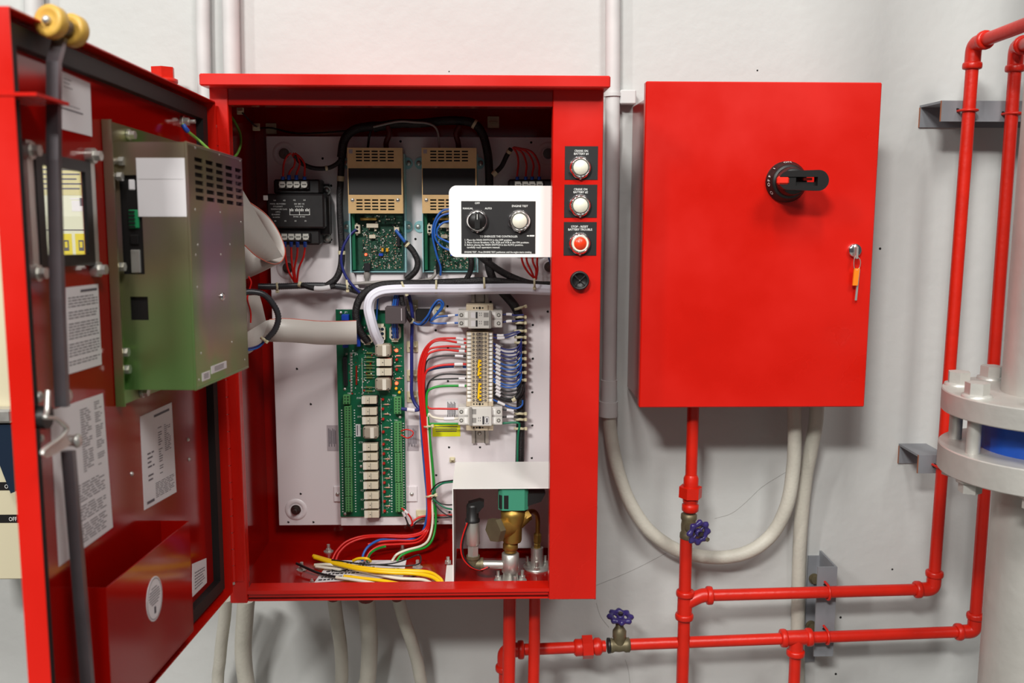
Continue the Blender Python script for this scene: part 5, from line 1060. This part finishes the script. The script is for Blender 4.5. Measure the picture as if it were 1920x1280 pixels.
for i in range(1, 18): again(k0, PX(899, P0+PT_*i, FT)-PX(899, P0, FT), ts)
for y0, y1 in ((674, 689), (690, 704), (717.5, 747)):
    mb = MB(); x_ = 897
    mb.prism(PN, [PN.px(a, b, FT+.002) for a, b in ((897, y0), (900, y0), (898.6, y1), (895, y1))], FT+.0006, FT+.003)
    for j in range(int((y1-y0)/7)+1): mb.pbox(PN, 898, y0+1+7.2*j, 902.5, y0+4.5+7.2*j, FT+.0006, FT+.002)
    part('jumper', mb, M['yellow'], ts, 'yellow jumper bar')
def breaker(y0, y1, label, top):
    t_ = thing('circuit_breaker', label, 'circuit breaker', PX(900, y1)); m = MB(); m.pbox(PN, 859, y0+1, 942, y1-2, .01, .044, 0, .001); part('case', m, M['mcb'], t_)
    m = MB(); x0, x1 = (878, 920) if top else (879.5, 922); m.pbox(PN, x0, y0+1.6, x1, y1, .044, .058, 0, .0012); part('front_block', m, M['mcb'], t_)
    tx0, tx1 = (917, 921.5) if top else (880.5, 885); m = MB(); m.pbox(PN, tx0, y0+2, tx1, y1, .058, .064, 0, .001); part('toggle_bar', m, M['mcbg'], t_)
    hh = (y1-y0-4)/2
    for k in range(2):
        yy = y0+3+k*hh; lx = (907, 916) if top else (885.5, 893)
        m = MB(); m.pbox(PN, lx[0], yy+2, lx[1], yy+hh-5, .058, .0583); m.pbox(PN, lx[0], yy+2, lx[1], yy+3, .0583, .0587); part('toggle_window', m, M['mcbg'], t_)
        for a in (865, 935): m = MB(); disc(m, PN, a, yy+hh*.42, .0034, .044, .0446, 0, 14); disc(m, PN, a, yy+hh*.42, .0022, .0446, .0449, 1, 12); part('clamp_screw', m, [M['steel'], M['solder']], t_)
        m = MB()
        for a in (871, 923): m.pbox(PN, a, yy+1, a+6, yy+hh-4, .044, .0446)
        part('cover_flap', m, M['white2'], t_, kind='stuff')
        m = MB()
        if top: m.pbox(PN, 883, yy+1.5, 891, yy+hh-3.5, .058, .0584, 0); m.pbox(PN, 892, yy+.8, 895.4, yy+hh-2.8, .058, .0584, 1); [m.pbox(PN, 898.4+3.4*i, yy+2+4*j, 899.6+3.4*i, yy+4+4*j, .058, .0583, 2) for i in range(2) for j in range(2)]
        elif k: m.pbox(PN, 909.5, yy, 916.5, yy+hh-3, .058, .0583, 1); m.pbox(PN, 910.1, yy+.7, 915.9, yy+hh-3.7, .0583, .0585, 0); m.pbox(PN, 911.6, yy+2.4, 914.4, yy+hh-5.4, .0585, .0587, 1); m.pbox(PN, 904.6, yy-1, 908, yy+hh-2.2, .058, .0584, 1); [m.pbox(PN, 896.6+3.4*i, yy+1+5*j, 897.8+3.4*i, yy+3.4+5*j, .058, .0583, 2) for i in range(2) for j in range(2)]
        if m.v: part('print_marks', m, [M['paper'], M['inkd'], M['ink']], t_, kind='stuff')
    m = MB(); m.pbox(PN, 859.5, (y0+y1)/2-.8, 878, (y0+y1)/2-.3, .044, .0443); m.pbox(PN, 922.5, (y0+y1)/2-.8, 941.5, (y0+y1)/2-.3, .044, .0443); part('pole_joint', m, M['ink'], t_, kind='stuff')
breaker(581, 616, 'grey two pole circuit breaker at the top of the terminal strip', True); breaker(762, 798.5, 'grey two pole circuit breaker at the bottom of the terminal strip', False)
# left hand leads
gl = 'left leads of the terminal strip'; O3 = .03
LW = [
 ('redw', 2.1, [(876, 636.5), (855, 634), (832, 634), (818, 636), (806, 643), (795, 657), (788, 676), (784.5, 700), (786, 735), (790, 780), (794.5, 830), (799, 880), (802, 930), (803, 968), (797, 992), (770, 1003, .04), (720, 1003, .05), (680, 1005, .07), (650, 1015, .08), (631, 1033, .09), (622, 1051, .1)], 'top red lead'),
 ('redw', 2.1, [(876, 643), (857, 641.6), (835, 638), (817, 639), (805, 648), (793.5, 670), (788, 700), (789, 735), (793, 780), (797.5, 830), (801.5, 880), (804.5, 930), (805, 968), (799, 994), (772, 1006, .044), (720, 1006, .054), (684, 1008, .072), (655, 1018, .082), (637, 1034, .092), (629, 1051, .1)], 'second red lead'),
 ('redw', 2.1, [(876, 650.5), (864, 650), (840, 649), (817, 651), (803.6, 656), (796, 673), (791.5, 700), (792, 735), (796, 780), (800, 830), (804, 880), (806.5, 930), (806, 966), (800, 994), (780, 1012, .05), (745, 1013, .06), (715, 1015, .07), (690, 1020, .075)], 'third red lead'),
 ('redw', 2.1, [(876, 658.5), (860.6, 658), (835.6, 655.6), (815, 658), (801, 666.5), (795, 690), (794, 735), (798, 780), (802.5, 830), (806, 880), (808, 930), (807, 966), (802, 996), (784, 1016, .055), (745, 1020, .07), (715, 1022, .08), (695, 1033, .09), (684, 1051, .1)], 'fourth red lead'),
 ('blackw', 1.5, [(876, 668), (853, 667), (829, 667), (812, 670), (800.5, 677.5), (796.5, 700), (797, 740), (800, 790)], 'upper black lead'),
 ('redw', 2.2, [(876, 682.5), (852, 683), (829, 684.5), (810.6, 689), (799, 697), (795, 720), (796, 760), (800, 800)], 'fifth red lead'),
 ('bluew', 2.4, [(876, 688), (851, 687), (829, 688.4), (810.6, 692), (798, 700), (790, 730), (789, 780), (792, 830), (797, 890), (801, 935), (800, 970), (790, 1000), (765, 1012, .05), (735, 1012, .055), (712, 1012, .07), (692, 1023, .085), (682, 1037, .095), (679, 1052, .1)], 'blue lead'),
 ('blackw', 1.5, [(876, 702.5), (835.6, 701), (817, 706), (803.6, 718), (799, 740), (800, 770)], 'middle black lead'),
 ('blackw', 1.5, [(876, 709.5), (860, 709.5), (814, 711.5), (805, 716.5), (800, 736), (801, 770)], 'lower black lead'),
 ('greenw', 2.4, [(876, 723.5), (860, 723), (829, 723.6), (810.6, 727.5), (801, 736), (800, 760), (804, 800), (809, 850), (813, 895), (816, 940), (817, 980, .034), (811, 1010, .045), (797, 1026, .06), (770, 1033, .075), (752, 1041, .085), (744, 1051, .09)], 'upper green lead'),
 ('redw', 2, [(862, 766.5), (825, 766), (807.5, 765.6), (801, 761), (799, 750)], 'short red lead to the lower breaker,'),
 ('whitew', 2.4, [(862, 784), (832.5, 785), (812, 782), (803, 776), (802, 795), (805, 850), (808.5, 895), (810.5, 940), (811, 980, .036), (804, 1010, .048), (790, 1023, .062), (762, 1031, .078), (744, 1039, .088), (735, 1051, .09)], 'white lead'),
 ('greenw', 1.9, [(862, 794), (835, 794), (806, 794)], 'short green lead to the lower breaker,')]
for m_, r_, pts, lab in LW:
    ext = [('marker', .35/(len(pts)-1), 1.02/(len(pts)-1), r_+1.1, 'paper')] if len(pts) > 4 and 'breaker' not in lab and 'middle' not in lab else ()
    wire('wire', pts, r_, M[m_], lab+' left of the terminal strip', 'wire', gl, off=O3 if m_ != 'bluew' else .022, extra=ext, k=6)
wire('wire', [(806, 794, .034), (806.5, 830, .034), (811.5, 880, .034), (814, 930, .034), (815, 960, .034)], 1.8, M['greenw'], 'second green wire hugging the upright red trunk', 'wire')
tie(PN, 803, 799, 16, -8, .04, 'cable tie on the red trunk beside the yellow label'); tie(PN, 808, 929, 20, -12, .042, 'cable tie on the red trunk left of the white cover')
g5 = 'green and black leads into the white cover'
for m_, pts, lab in (('blackw', [(808, 922, .036), (813, 913, .04), (826, 904, .044), (850, 900, .05)], 'top black'), ('tealw', [(810, 928, .038), (816, 916, .042), (830, 906, .046), (850, 903, .05)], 'top dark green'), ('blackw', [(811, 930, .036), (822, 941, .04), (836, 946, .044), (850, 946, .05)], 'middle black'), ('tealw', [(812, 934, .036), (824, 945, .04), (836, 952, .044), (850, 955, .05)], 'lower dark green'), ('blackw', [(811, 938, .034), (824, 955, .04), (838, 965, .044), (850, 968, .05)], 'lowest black')):
    wire('wire', pts, 1.3 if m_ == 'blackw' else 1.8, M[m_], lab+' lead curving into the white cover', 'wire', g5)
# blue loops to the upper breaker
mb = MB(); mb.pbox(PN, 780, 580, 806, 602, 0, .02, 0, .001); single('black_component', mb, M['black'], 'small black component block behind the blue wires', 'component')
for i, pts in enumerate(([(775, 604, .03), (786, 608, .034), (795, 600, .04), (803, 590, .042), (811, 574, .042), (822, 562, .042), (831, 568, .042), (829, 578, .04), (818, 590, .036), (808, 601, .034), (822, 594, .034), (840, 592, .036), (862, 590, .036)], [(775, 606, .028), (790, 609, .03), (802, 600, .036), (806, 588, .038), (815, 573, .038), (824, 567, .038), (828, 574, .038), (817, 590, .034), (807, 602, .03), (814, 606, .032), (838, 606, .034), (862, 605, .036)])):
    wire('wire', pts, 1.9, M['bluew'], f'{("upper", "lower")[i]} blue wire looping over to the upper circuit breaker', 'wire', 'blue breaker wires', extra=[('marker', .92, .965, 2.7, 'paper')])
tiemount(824, 580, 20, 0, 'square tie mount behind the blue loop left of the rail'); tiemount(848, 862, 10, 0, 'tie mount just left of the white cover top')
# right hand side: black trunk, ties, leads
wire('cable_harness', [(940, 545, .022), (952, 558, .022), (965, 574, .022), (973, 592, .022), (977, 620, .022), (977, 680, .022), (977, 740, .022), (976, 800, .022), (974, 880, .022)], 8.4, M['sleeve'], 'upright black trunk right of the terminal strip', hz, n=12)
for i, (b, w_) in enumerate(((577, 22), (594, 20), (605, 20), (620, 21), (632, 20), (642, 20), (660, 20), (672, 20), (684, 20), (698, 20), (712, 20), (775, 21), (786, 21), (803, 22))): tie(PN, 975, b, w_, 0 if i else -16, .034, f'{("first","second","third","fourth","fifth","sixth","seventh","eighth","ninth","tenth","eleventh","twelfth","thirteenth","fourteenth")[i]} cable tie from the top on the black trunk right of the terminal strip', 2.8)
g6 = 'right leads of the terminal strip'; nth = ('first', 'second', 'third', 'fourth', 'fifth', 'sixth', 'seventh', 'eighth', 'ninth', 'tenth', 'eleventh', 'twelfth', 'thirteenth', 'fourteenth', 'fifteenth', 'sixteenth', 'seventeenth', 'eighteenth', 'nineteenth', 'twentieth', 'twenty-first', 'twenty-second')
RW = [('navyw', [(940, 590), (955, 589), (966, 591), (982, 590)]), ('navyw', [(940, 604.5), (955, 602), (966, 602), (982, 600)]), ('navyw', [(922, 626), (938, 629), (955, 626), (974, 620)]), ('navyw', [(922, 632), (939, 634), (958, 630), (976, 622)])]
for y, m_ in ((642, 'navyw'), (649, 'navyw'), (655.5, 'navyw'), (663, 'navyw'), (671, 'bluew'), (679, 'bluew'), (685.5, 'navyw'), (693, 'bluew'), (701, 'navyw'), (708, 'bluew'), (713, 'bluew'), (720, 'blackw'), (727, 'blackw'), (733, 'blackw')):
    RW.append((m_, [(922, y), (934, y+7), (944, y+12), (956, y+13.5), (968, y+11), (976, y+1), (978, y-8)]))
RW += [('bluew', [(922, 748), (940, 756), (956, 763), (970, 765), (979, 759), (980, 750)]), ('blackw', [(940, 767), (957, 769), (972, 772)]), ('blackw', [(940, 782), (957, 781), (972, 782)])]
for i, (m_, pts) in enumerate(RW):
    n_ = len(pts)-1; u = 1/n_; q = [(a, b, .034 if a < 950 else .036) for a, b in pts]
    wire('wire', q, 1.6, M[m_], f'{nth[i]} lead from the top on the right of the terminal strip, {dict(navyw="navy", bluew="blue", blackw="black")[m_]}', 'wire', g6, extra=[('marker', u*.7, u*1.35, 2.8, 'paper')])
wire('wire', [(924, 795, .03), (945, 793, .034), (968, 792, .036), (974, 797, .036), (971, 820, .036), (970, 880, .034)], 2.2, M['tealw'], 'dark green wire from the lower breaker down beside the black trunk', 'wire')
wire('cable_harness', [(924, 738, .03), (944, 748, .032), (960, 750, .034), (975, 738, .034), (980, 720, .034)], 4.2, M['sleeve'], 'black sleeved bundle hooking up beside the lower right of the terminal strip', hz, extra=[('tie_band', .52, .58, 5, 'ties')])
# ================================================================ white switch plate
SPL = yplane(.033)
sp_ = thing('switch_plate', 'white plate with selector knob and button on a black legend panel', 'switch panel', SPL.at(935, 482))
r4 = SPL.rect(842, 348, 1050, 482, 0); rad = .012; poly = [(r4[2], r4[1]), (r4[2], r4[3])]
poly += [(r4[0]+rad-rad*math.sin(R(90*i/8)), r4[3]-rad+rad*math.cos(R(90*i/8))) for i in range(9)]; poly += [(r4[0]+rad-rad*math.cos(R(90*i/8)), r4[1]+rad-rad*math.sin(R(90*i/8))) for i in range(9)]
mb = MB(); mb.prism(SPL, poly, -.002, 0); mb.box(SPL, r4[2]-.002, r4[1], -.03, r4[2], r4[3], -.002); part('plate', mb, M['white2'], sp_)
mb = MB(); mb.pbox(SPL, 865, 377, 1004, 475.5, 0, .0006)
T_ = .0009
for tx, a, b, h, al, w_ in (('OFF', 895, 380.6, 3.6, 'CENTER', 9), ('MANUAL', 877.3, 390.5, 3.6, 'CENTER', 19), ('AUTO', 915.7, 390.5, 3.6, 'CENTER', 13), ('ENGINE TEST', 974.7, 386, 3.8, 'CENTER', 30), ('TO ENERGIZE THE CONTROLLER', 935, 443, 3.8, 'CENTER', 71), ('1. Place the MAIN SWITCH in the OFF position.', 915.7, 449.6, 3.4, 'CENTER', 89), ('2. Place Circuit Breakers 1CB, 2CB and 3CB in the ON position.', 931.8, 454.2, 3.4, 'CENTER', 121), ('3. Before placing the MAIN SWITCH in the AUTO position,', 926, 458.8, 3.4, 'CENTER', 110), ('carefully read operators manual.', 906.5, 463.4, 3.4, 'CENTER', 62), ('ENGINE TEST - Press ENGINE TEST pushbutton until the engine starts cranking.', 934, 472.3, 3.4, 'CENTER', 126)):
    mb.ptext(SPL, tx, a, b, h, T_, 1, al, 1, .012, 1, w_)
mb.pbox(SPL, 988, 441, 992, 443, .0006, T_, 1); mb.pbox(SPL, 993, 440.6, 1002, 443.2, .0006, T_, 1)
part('legend_panel', mb, [M['matt'], M['letter']], sp_)
def button(c, fr, parent, lens, knob=False, r=.0172):
    m = MB(); m.lathe(c, OUT, [(r, 0), (r, .0035), (r*.97, .0055), (r*.84, .0085), (r*.8, .0095), (r*.76, .0085), (r*.74, .006)], 32)
    m.lathe(c+V((-.001, 0, 0)), OUT, [(r*1.02, .0), (r*1.02, .004), (r*.8, .0045)], 8, 0, False, R(22)); m.ball(c+V((0, 0, -r*.93))+OUT*.004, .0028, 8); part('bezel', m, M['chrome'], parent)
    if knob:
        m = MB(); m.lathe(c, OUT, [(r*.74, .004), (r*.74, .009), (r*.7, .0105), (0, .0105)], 28); part('knob_disc', m, M['black'], parent)
        f2 = Frame(c+OUT*.0105, (1, 0, 0), (0, 0, 1), OUT); m = MB(); w_ = r*.22; m.prism(f2, [(-w_, -r*.68), (w_, -r*.68), (w_*1.05, 0), (w_*.7, r*.68), (-w_*.7, r*.68), (-w_*1.05, 0)], 0, .011); m.prism(f2, [(-w_*.12, r*.15), (w_*.12, r*.15), (w_*.12, r*.62), (-w_*.12, r*.62)], .011, .0113, 1); part('selector_knob', m, [M['black'], M['letter']], parent)
    else:
        if lens == 'redlens': m = MB(); m.lathe(c, OUT, [(r*.76, .006), (r*.74, .01), (r*.64, .0105), (r*.62, .0095)], 28); part('lens_ring', m, M['lens'], parent)
        k_ = .58 if lens == 'redlens' else .66
        m = MB(); m.lathe(c, OUT, [(r*k_, .005), (r*k_, .0095), (r*k_*.94, .0108), (0, .0118)], 28); part('lens', m, M[lens], parent)
button(SPL.at(895, 414, .001), SPL, sp_, 'lens', True, .0176); button(SPL.at(974, 414, .001), SPL, sp_, 'lens', False, .0176)
# ---- push buttons and sounder on the column
CO = yplane(-.0012)
for (x0, y0, x1, y1), (a, b), lens, l1, l2, lab in (((1059, 274, 1121, 337), (1088, 314), 'lens', 'CRANK ON', 'BATTERY #1', 'white push button labelled crank on battery 1, topmost on the red column'), ((1058, 346, 1119.5, 408), (1087.5, 385), 'lens', 'CRANK ON', 'BATTERY #2', 'white push button labelled crank on battery 2'), ((1057, 416, 1118.5, 479), (1087, 456), 'redlens', 'STOP - RESET', 'BATTERY TROUBLE', 'red push button labelled stop reset battery trouble')):
    t_ = thing('push_button', lab, 'button', CO.at(a, b)); m = MB(); m.pbox(CO, x0, y0, x1, y1, 0, .0008, 0, .0002)
    m.ptext(CO, l1, (x0+x1)/2-(0 if lens == 'lens' else 1), y0+8.6, 4, .0011, 1, 'CENTER', 1, .012, 1, 25 if lens == 'lens' else 32); m.ptext(CO, l2, (x0+x1)/2, y0+14, 4, .0011, 1, 'CENTER', 1, .012, 1, 27 if lens == 'lens' else 45)
    part('legend_plate', m, [M['matt'], M['letter']], t_); button(CO.at(a, b, .0009), CO, t_, lens)
t_ = thing('sounder', 'round black sounder below the three push buttons on the red column', 'sounder', CO.at(1086, 525)); c_ = CO.at(1086, 525)
m = MB(); m.lathe(c_, OUT, [(.0148, 0), (.0148, .01), (.0138, .0115), (.0118, .0115), (.0112, .0085), (0, .0085)], 32); part('body', m, M['black'], t_)
m = MB(); f2 = Frame(c_+OUT*.0085, V((1, 0, 1)).normalized(), V((-1, 0, 1)).normalized(), OUT)
m.box(f2, -.0112, -.001, 0, .0112, .001, .0026); m.box(f2, -.001, -.0112, 0, .001, .0112, .0026); part('grille_bar', m, M['black'], t_)
m = MB(); m.ball(c_+OUT*.0112, .0016, 8); m.box(f2, -.0105, -.0002, .0026, .0105, .0002, .0028); part('highlight_rib', m, M['steel'], t_)
# ================================================================ white valve cover and what stands under it
cvt = thing('valve_cover', 'white sheet metal hood over the brass valve in the lower right corner', 'cover', AT(850, 1086, .034))
yf = .034; zt = AT(847, 915, yf).z; xl = (AT(847, 915, yf).x+AT(850, 1083, yf).x)/2; xr = .158
d = FWD*FPX+RT*(852-960)-UP*(866-640); t_ = (zt-CAM.z)/d.z; yb_ = (CAM+d*t_).y
zfl = ZFL; zb2 = AT(930, 1027, yb_).z
mb = MB(); mb.box(WORLD, xl, yf, zt-.0015, xr, yb_, zt); part('top_plate', mb, M['white2'], cvt)
mb = MB(); mb.box(WORLD, xl, yf, zfl, xl+.0015, yb_, zt-.0015); part('side_plate', mb, M['white2'], cvt)
mb = MB(); mb.box(WORLD, xl+.0015, yb_-.0015, zb2, xr, yb_, zt-.0015); part('back_plate', mb, M['white'], cvt)
mb = MB(); fx0 = AT(833, 1090, yf).x; mb.box(WORLD, fx0, yf-.004, zfl, xl, yf+.1, zfl+.0015); part('foot', mb, M['white2'], cvt)
p = floor_at(840, 1056, zfl+.0015); mb = MB(); mb.hexa(p, p+V((0, 0, .005)), .006); mb.cyl(p+V((0, 0, .005)), p+V((0, 0, .012)), .003, n=8); part('foot_bolt', mb, M['zinc'], cvt)
YV = .058
sv = thing('solenoid_valve', 'brass solenoid valve with teal coil under the white hood', 'valve', AT(957, 1092, YV))
A_ = lambda a, b, dy=0: AT(a, b, YV+dy)
mb = MB(); f2 = Frame(A_(962, 950), (1, 0, 0), (0, 1, 0), (0, 0, 1)); k_ = .00092
mb.prism(f2, [(-27*k_, -.013), (-20*k_, -.02), (20*k_, -.02), (27*k_, -.013), (27*k_, .02), (-27*k_, .02)], 0, min(.045, zt-.003-A_(962, 950).z)); part('coil', mb, M['teal'], sv)
mb = MB(); mb.prism(f2, [(-24*k_, -.0195), (-9*k_, -.0206), (-9*k_, -.015), (-26*k_, -.014)], .003, .026); part('coil_label', mb, M['black'], sv)
mb = MB(); f3 = Frame(A_(988, 940), (1, 0, 0), (0, 0, 1), (0, -1, 0)); mb.prism(f3, [(0, -.004), (25*k_, .004), (33*k_, .018), (0, .018)], -.012, .014); part('junction_box', mb, M['black'], sv)
zx = V((0, 0, 1)); p0 = A_(962, 952); p1 = A_(960, 1014)
mb = MB(); mb.lathe(p1, p0-p1, [(.0155, 0), (.0165, .004), (.0165, .03), (.0185, .034), (.0205, .046), (.0205, .054), (.017, .056), (.017, .06)], 18)
pa, pb_ = A_(934, 992, -.02), A_(962, 985, 0); mb.cyl(pa, pb_, .0165, .0155, n=16); mb.cyl(A_(962, 985), A_(985, 968, .01), .014, .011, n=14); part('valve_body', mb, M['brass'], sv)
mb = MB(); ax_ = (pa-pb_).normalized(); mb.hexa(pa, pa+ax_*.011, .021, ph=.2); part('hex_cap', mb, M['bronze'], sv)
mb = MB(); mb.hexa(A_(982, 969, .008), A_(991, 963, .012), .011); mb.tube(smooth([A_(985, 966, .012), A_(994, 959, .03), A_(1003, 960, .05), (A_(1008, 972, .062)), A_(1008, 1000, .064)], 6), .0042, 10); part('sensing_tube', mb, M['brass'], sv)
mb = MB(); q0_, q1_ = A_(1008, 996, .064), A_(1007, 1026, .064); mb.lathe(q1_, q0_-q1_, [(.0065, 0), (.0065, .006), (.0055, .008), (.0075, .011), (.0075, .024), (.005, .027)], 6, 0, False); part('compression_nut', mb, M['brass'], sv)
mb = MB(); mb.lathe(A_(957, 1034), zx, [(.0105, 0), (.0105, .004), (.0128, .005), (.0128, .014), (.0115, .016), (.0115, .022)], 16); part('nipple', mb, M['brass'], sv)
zf_ = zfl; pc = A_(957, 1036); hh = pc.z-zf_
mb = MB(); mb.lathe((pc.x, pc.y, zf_), zx, [(.0125, 0), (.0125, .018), (.0145, .019), (.0145, hh-.001), (.013, hh)], 24); part('coupling', mb, M['zinc'], sv)
mb = MB(); mb.lathe((pc.x, pc.y, zf_), zx, [(.028, 0), (.028, .003), (.014, .0035)], 24)
part('base_flange', mb, M['zinc'], sv)
for a in (20, 160, 290):
    mb = MB(); px_, py_ = pc.x+.022*math.cos(R(a)), pc.y+.022*math.sin(R(a)); mb.hexa((px_, py_, zf_+.003), (px_, py_, zf_+.008), .0055); mb.cyl((px_, py_, zf_+.008), (px_, py_, zf_+.018), .0028, n=8); part('flange_bolt', mb, M['zinc'], sv)
ps = q1_; st = thing('pipe_stub', 'zinc plated stub with round bolted flange right of the brass valve', 'fitting', (ps.x, ps.y, zf_))
mb = MB(); mb.cyl((ps.x, ps.y, zf_), (ps.x, ps.y, ps.z), .011, n=20); part('stub', mb, M['zinc'], st); mb = MB(); mb.lathe((ps.x, ps.y, zf_), zx, [(.0245, 0), (.0245, .003), (.011, .0035)], 28); part('flange', mb, M['zinc'], st)
for a in (35, 155, 265):
    mb = MB(); px_, py_ = ps.x+.0185*math.cos(R(a)), ps.y+.0185*math.sin(R(a)); mb.hexa((px_, py_, zf_+.003), (px_, py_, zf_+.008), .0052); mb.cyl((px_, py_, zf_+.008), (px_, py_, zf_+.018), .0027, n=8); part('flange_bolt', mb, M['zinc'], st)
pt = thing('pressure_transmitter', 'steel pressure transmitter with black plug top on a bronze elbow', 'sensor', A_(888, 1066))
mb = MB(); t0, t1 = A_(887, 1022), A_(886, 977); mb.lathe(t0, t1-t0, [(.0085, 0), (.0118, .003), (.0118, (t1-t0).length)], 20); part('barrel', mb, M['zinc'], pt)
mb = MB(); mb.lathe(t1, zx, [(.0125, 0), (.0125, .004), (.0105, .006), (.0105, .026), (.0095, .03), (0, .031)], 18); f3 = Frame(t1+V((0, 0, .016)), (1, 0, 0), (0, 0, 1), (0, -1, 0)); mb.prism(f3, [(-.009, 0), (.009, 0), (.019, .012), (.0195, .02), (.012, .0225), (-.007, .017)], -.008, .008); part('plug_connector', mb, M['black'], pt)
mb = MB(); mb.hexa(A_(887, 1042), A_(887, 1022), .0098); mb.cyl(A_(887, 1048), A_(887, 1040), .0075, n=14); part('hex_adaptor', mb, M['zinc'], pt)
mb = MB(); mb.tube(bend([A_(887, 1044), A_(887, 1058), A_(904, 1058)], .012), .0098, 14); mb.lathe(A_(887, 1046), zx, [(.0115, 0), (.0115, .005)], 16); mb.cyl(A_(901, 1058), A_(906, 1058), .0118, n=16); part('elbow', mb, M['bronze'], pt)
mb = MB(); mb.cyl(A_(905, 1058), A_(943, 1058), .0072, n=16); part('nipple', mb, M['zinc'], pt)
for i, (m_, o_) in enumerate((('redw', 0), ('blackw', 3))):
    wire('wire', [(876+o_, 980), (868+o_, 1003), (864+o_, 1025), (868+o_, 1046), (882+o_, 1062), (900+o_, 1068), (915+o_, 1063)], 1.3, M[m_], f'thin {("red", "black")[i]} wire curving below the pressure transmitter', 'wire', off=YP-YV+.006+.008)
# ================================================================ loose things on the cabinet floor
cn = [floor_at(a, b, zfl) for a, b in ((620, 1051), (762, 1050), (756, 1081), (589, 1092))]
mb = MB(); up_z = V((0, 0, .0006)); mb.add(cn+[p+up_z for p in cn], [(0, 1, 2, 3), (7, 6, 5, 4), (0, 4, 5, 1), (1, 5, 6, 2), (2, 6, 7, 3), (3, 7, 4, 0)], 0)
def fuv(u, v): return (cn[0].lerp(cn[1], u)).lerp(cn[3].lerp(cn[2], u), v)+V((0, 0, .0008))
for i, (u0, u1, v) in enumerate(((.1, .55, .12), (.1, .7, .24), (.08, .62, .36), (.05, .95, .5), (.05, .9, .62), (.04, .4, .76), (.03, .3, .88))):
    u = u0
    while u < u1:
        e = min(u1, u+rs.uniform(.02, .05)); mb.add([fuv(u, v), fuv(e, v), fuv(e, v+.06), fuv(u, v+.06)], [(3, 2, 1, 0)], 1); u = e+.014
single('floor_label', mb, [M['paper'], M['inkd']], 'white printed label lying on the cabinet floor under the loose wires', 'label')
def fwire(pts, rpx, m_, label, group='loose wires on the cabinet floor', extra=()):
    q = [floor_at(p[0], p[1], zfl+(p[2] if len(p) > 2 else .006)) for p in pts]; m = MB(); m.tube(smooth(q, 6), rpx*.00088, 8); 
    return single('wire', m, M[m_], label, 'wire', group)
fwire([(588, 1042, .008), (620, 1051, .01), (660, 1061, .012), (715, 1068, .012), (770, 1070, .01), (805, 1073, .01), (824, 1084, .01), (830, 1093, .008)], 4, 'yellow', 'upper of the two long yellow loose wires on the cabinet floor')
fwire([(590, 1045, .012), (630, 1057, .012), (680, 1068, .014), (730, 1073, .014), (775, 1075, .012), (806, 1080, .012), (822, 1089, .01), (824, 1096, .006)], 4, 'yellow', 'lower of the two long yellow loose wires on the cabinet floor')
fwire([(645, 1080), (680, 1084), (715, 1088), (748, 1094)], 3.6, 'yellow', 'short yellow wire end nearest the sill')
fwire([(662, 1051, .012), (672, 1047, .018), (688, 1047, .02), (695, 1052, .012)], 3, 'yellow', 'small yellow wire hump behind the blue and red wires')
fwire([(590, 1059), (615, 1058, .01), (640, 1062), (690, 1073), (740, 1083), (770, 1085), (795, 1087), (815, 1096)], 3.2, 'whitew', 'long white loose wire on the cabinet floor')
fwire([(592, 1062), (620, 1065), (640, 1068)], 2.8, 'whitew', 'short white wire end at the left of the floor label')
fwire([(630, 1082), (660, 1086), (690, 1091), (712, 1096)], 3.2, 'whitew', 'white wire running from the black sleeve to the sill')
fwire([(556, 1056, .012), (580, 1067, .01), (604, 1076), (634, 1082)], 2.6, 'blackw', 'black twisted wire with heat shrink at the left on the cabinet floor')
fwire([(622, 1049, .014), (650, 1053, .016), (690, 1058, .016), (735, 1056, .016), (765, 1047, .018), (785, 1040, .02), (789, 1050, .016), (782, 1058, .014), (750, 1061, .012), (700, 1058, .01)], 1.5, 'blackw', 'long thin black wire looping at its right end on the cabinet floor')
fwire([(622, 1068), (634, 1071), (652, 1067)], 1.4, 'blackw', 'short thin black wire on the floor label')
fwire([(700, 1072), (730, 1081), (760, 1083), (783, 1078)], 1.4, 'blackw', 'thin black wire below the yellow pair on the cabinet floor')
fwire([(688, 1052, .01), (694, 1038, .03), (706, 1029, .04), (722, 1024, .05)], 2.4, 'greenw', 'short green wire rising from the hole in the cabinet floor')
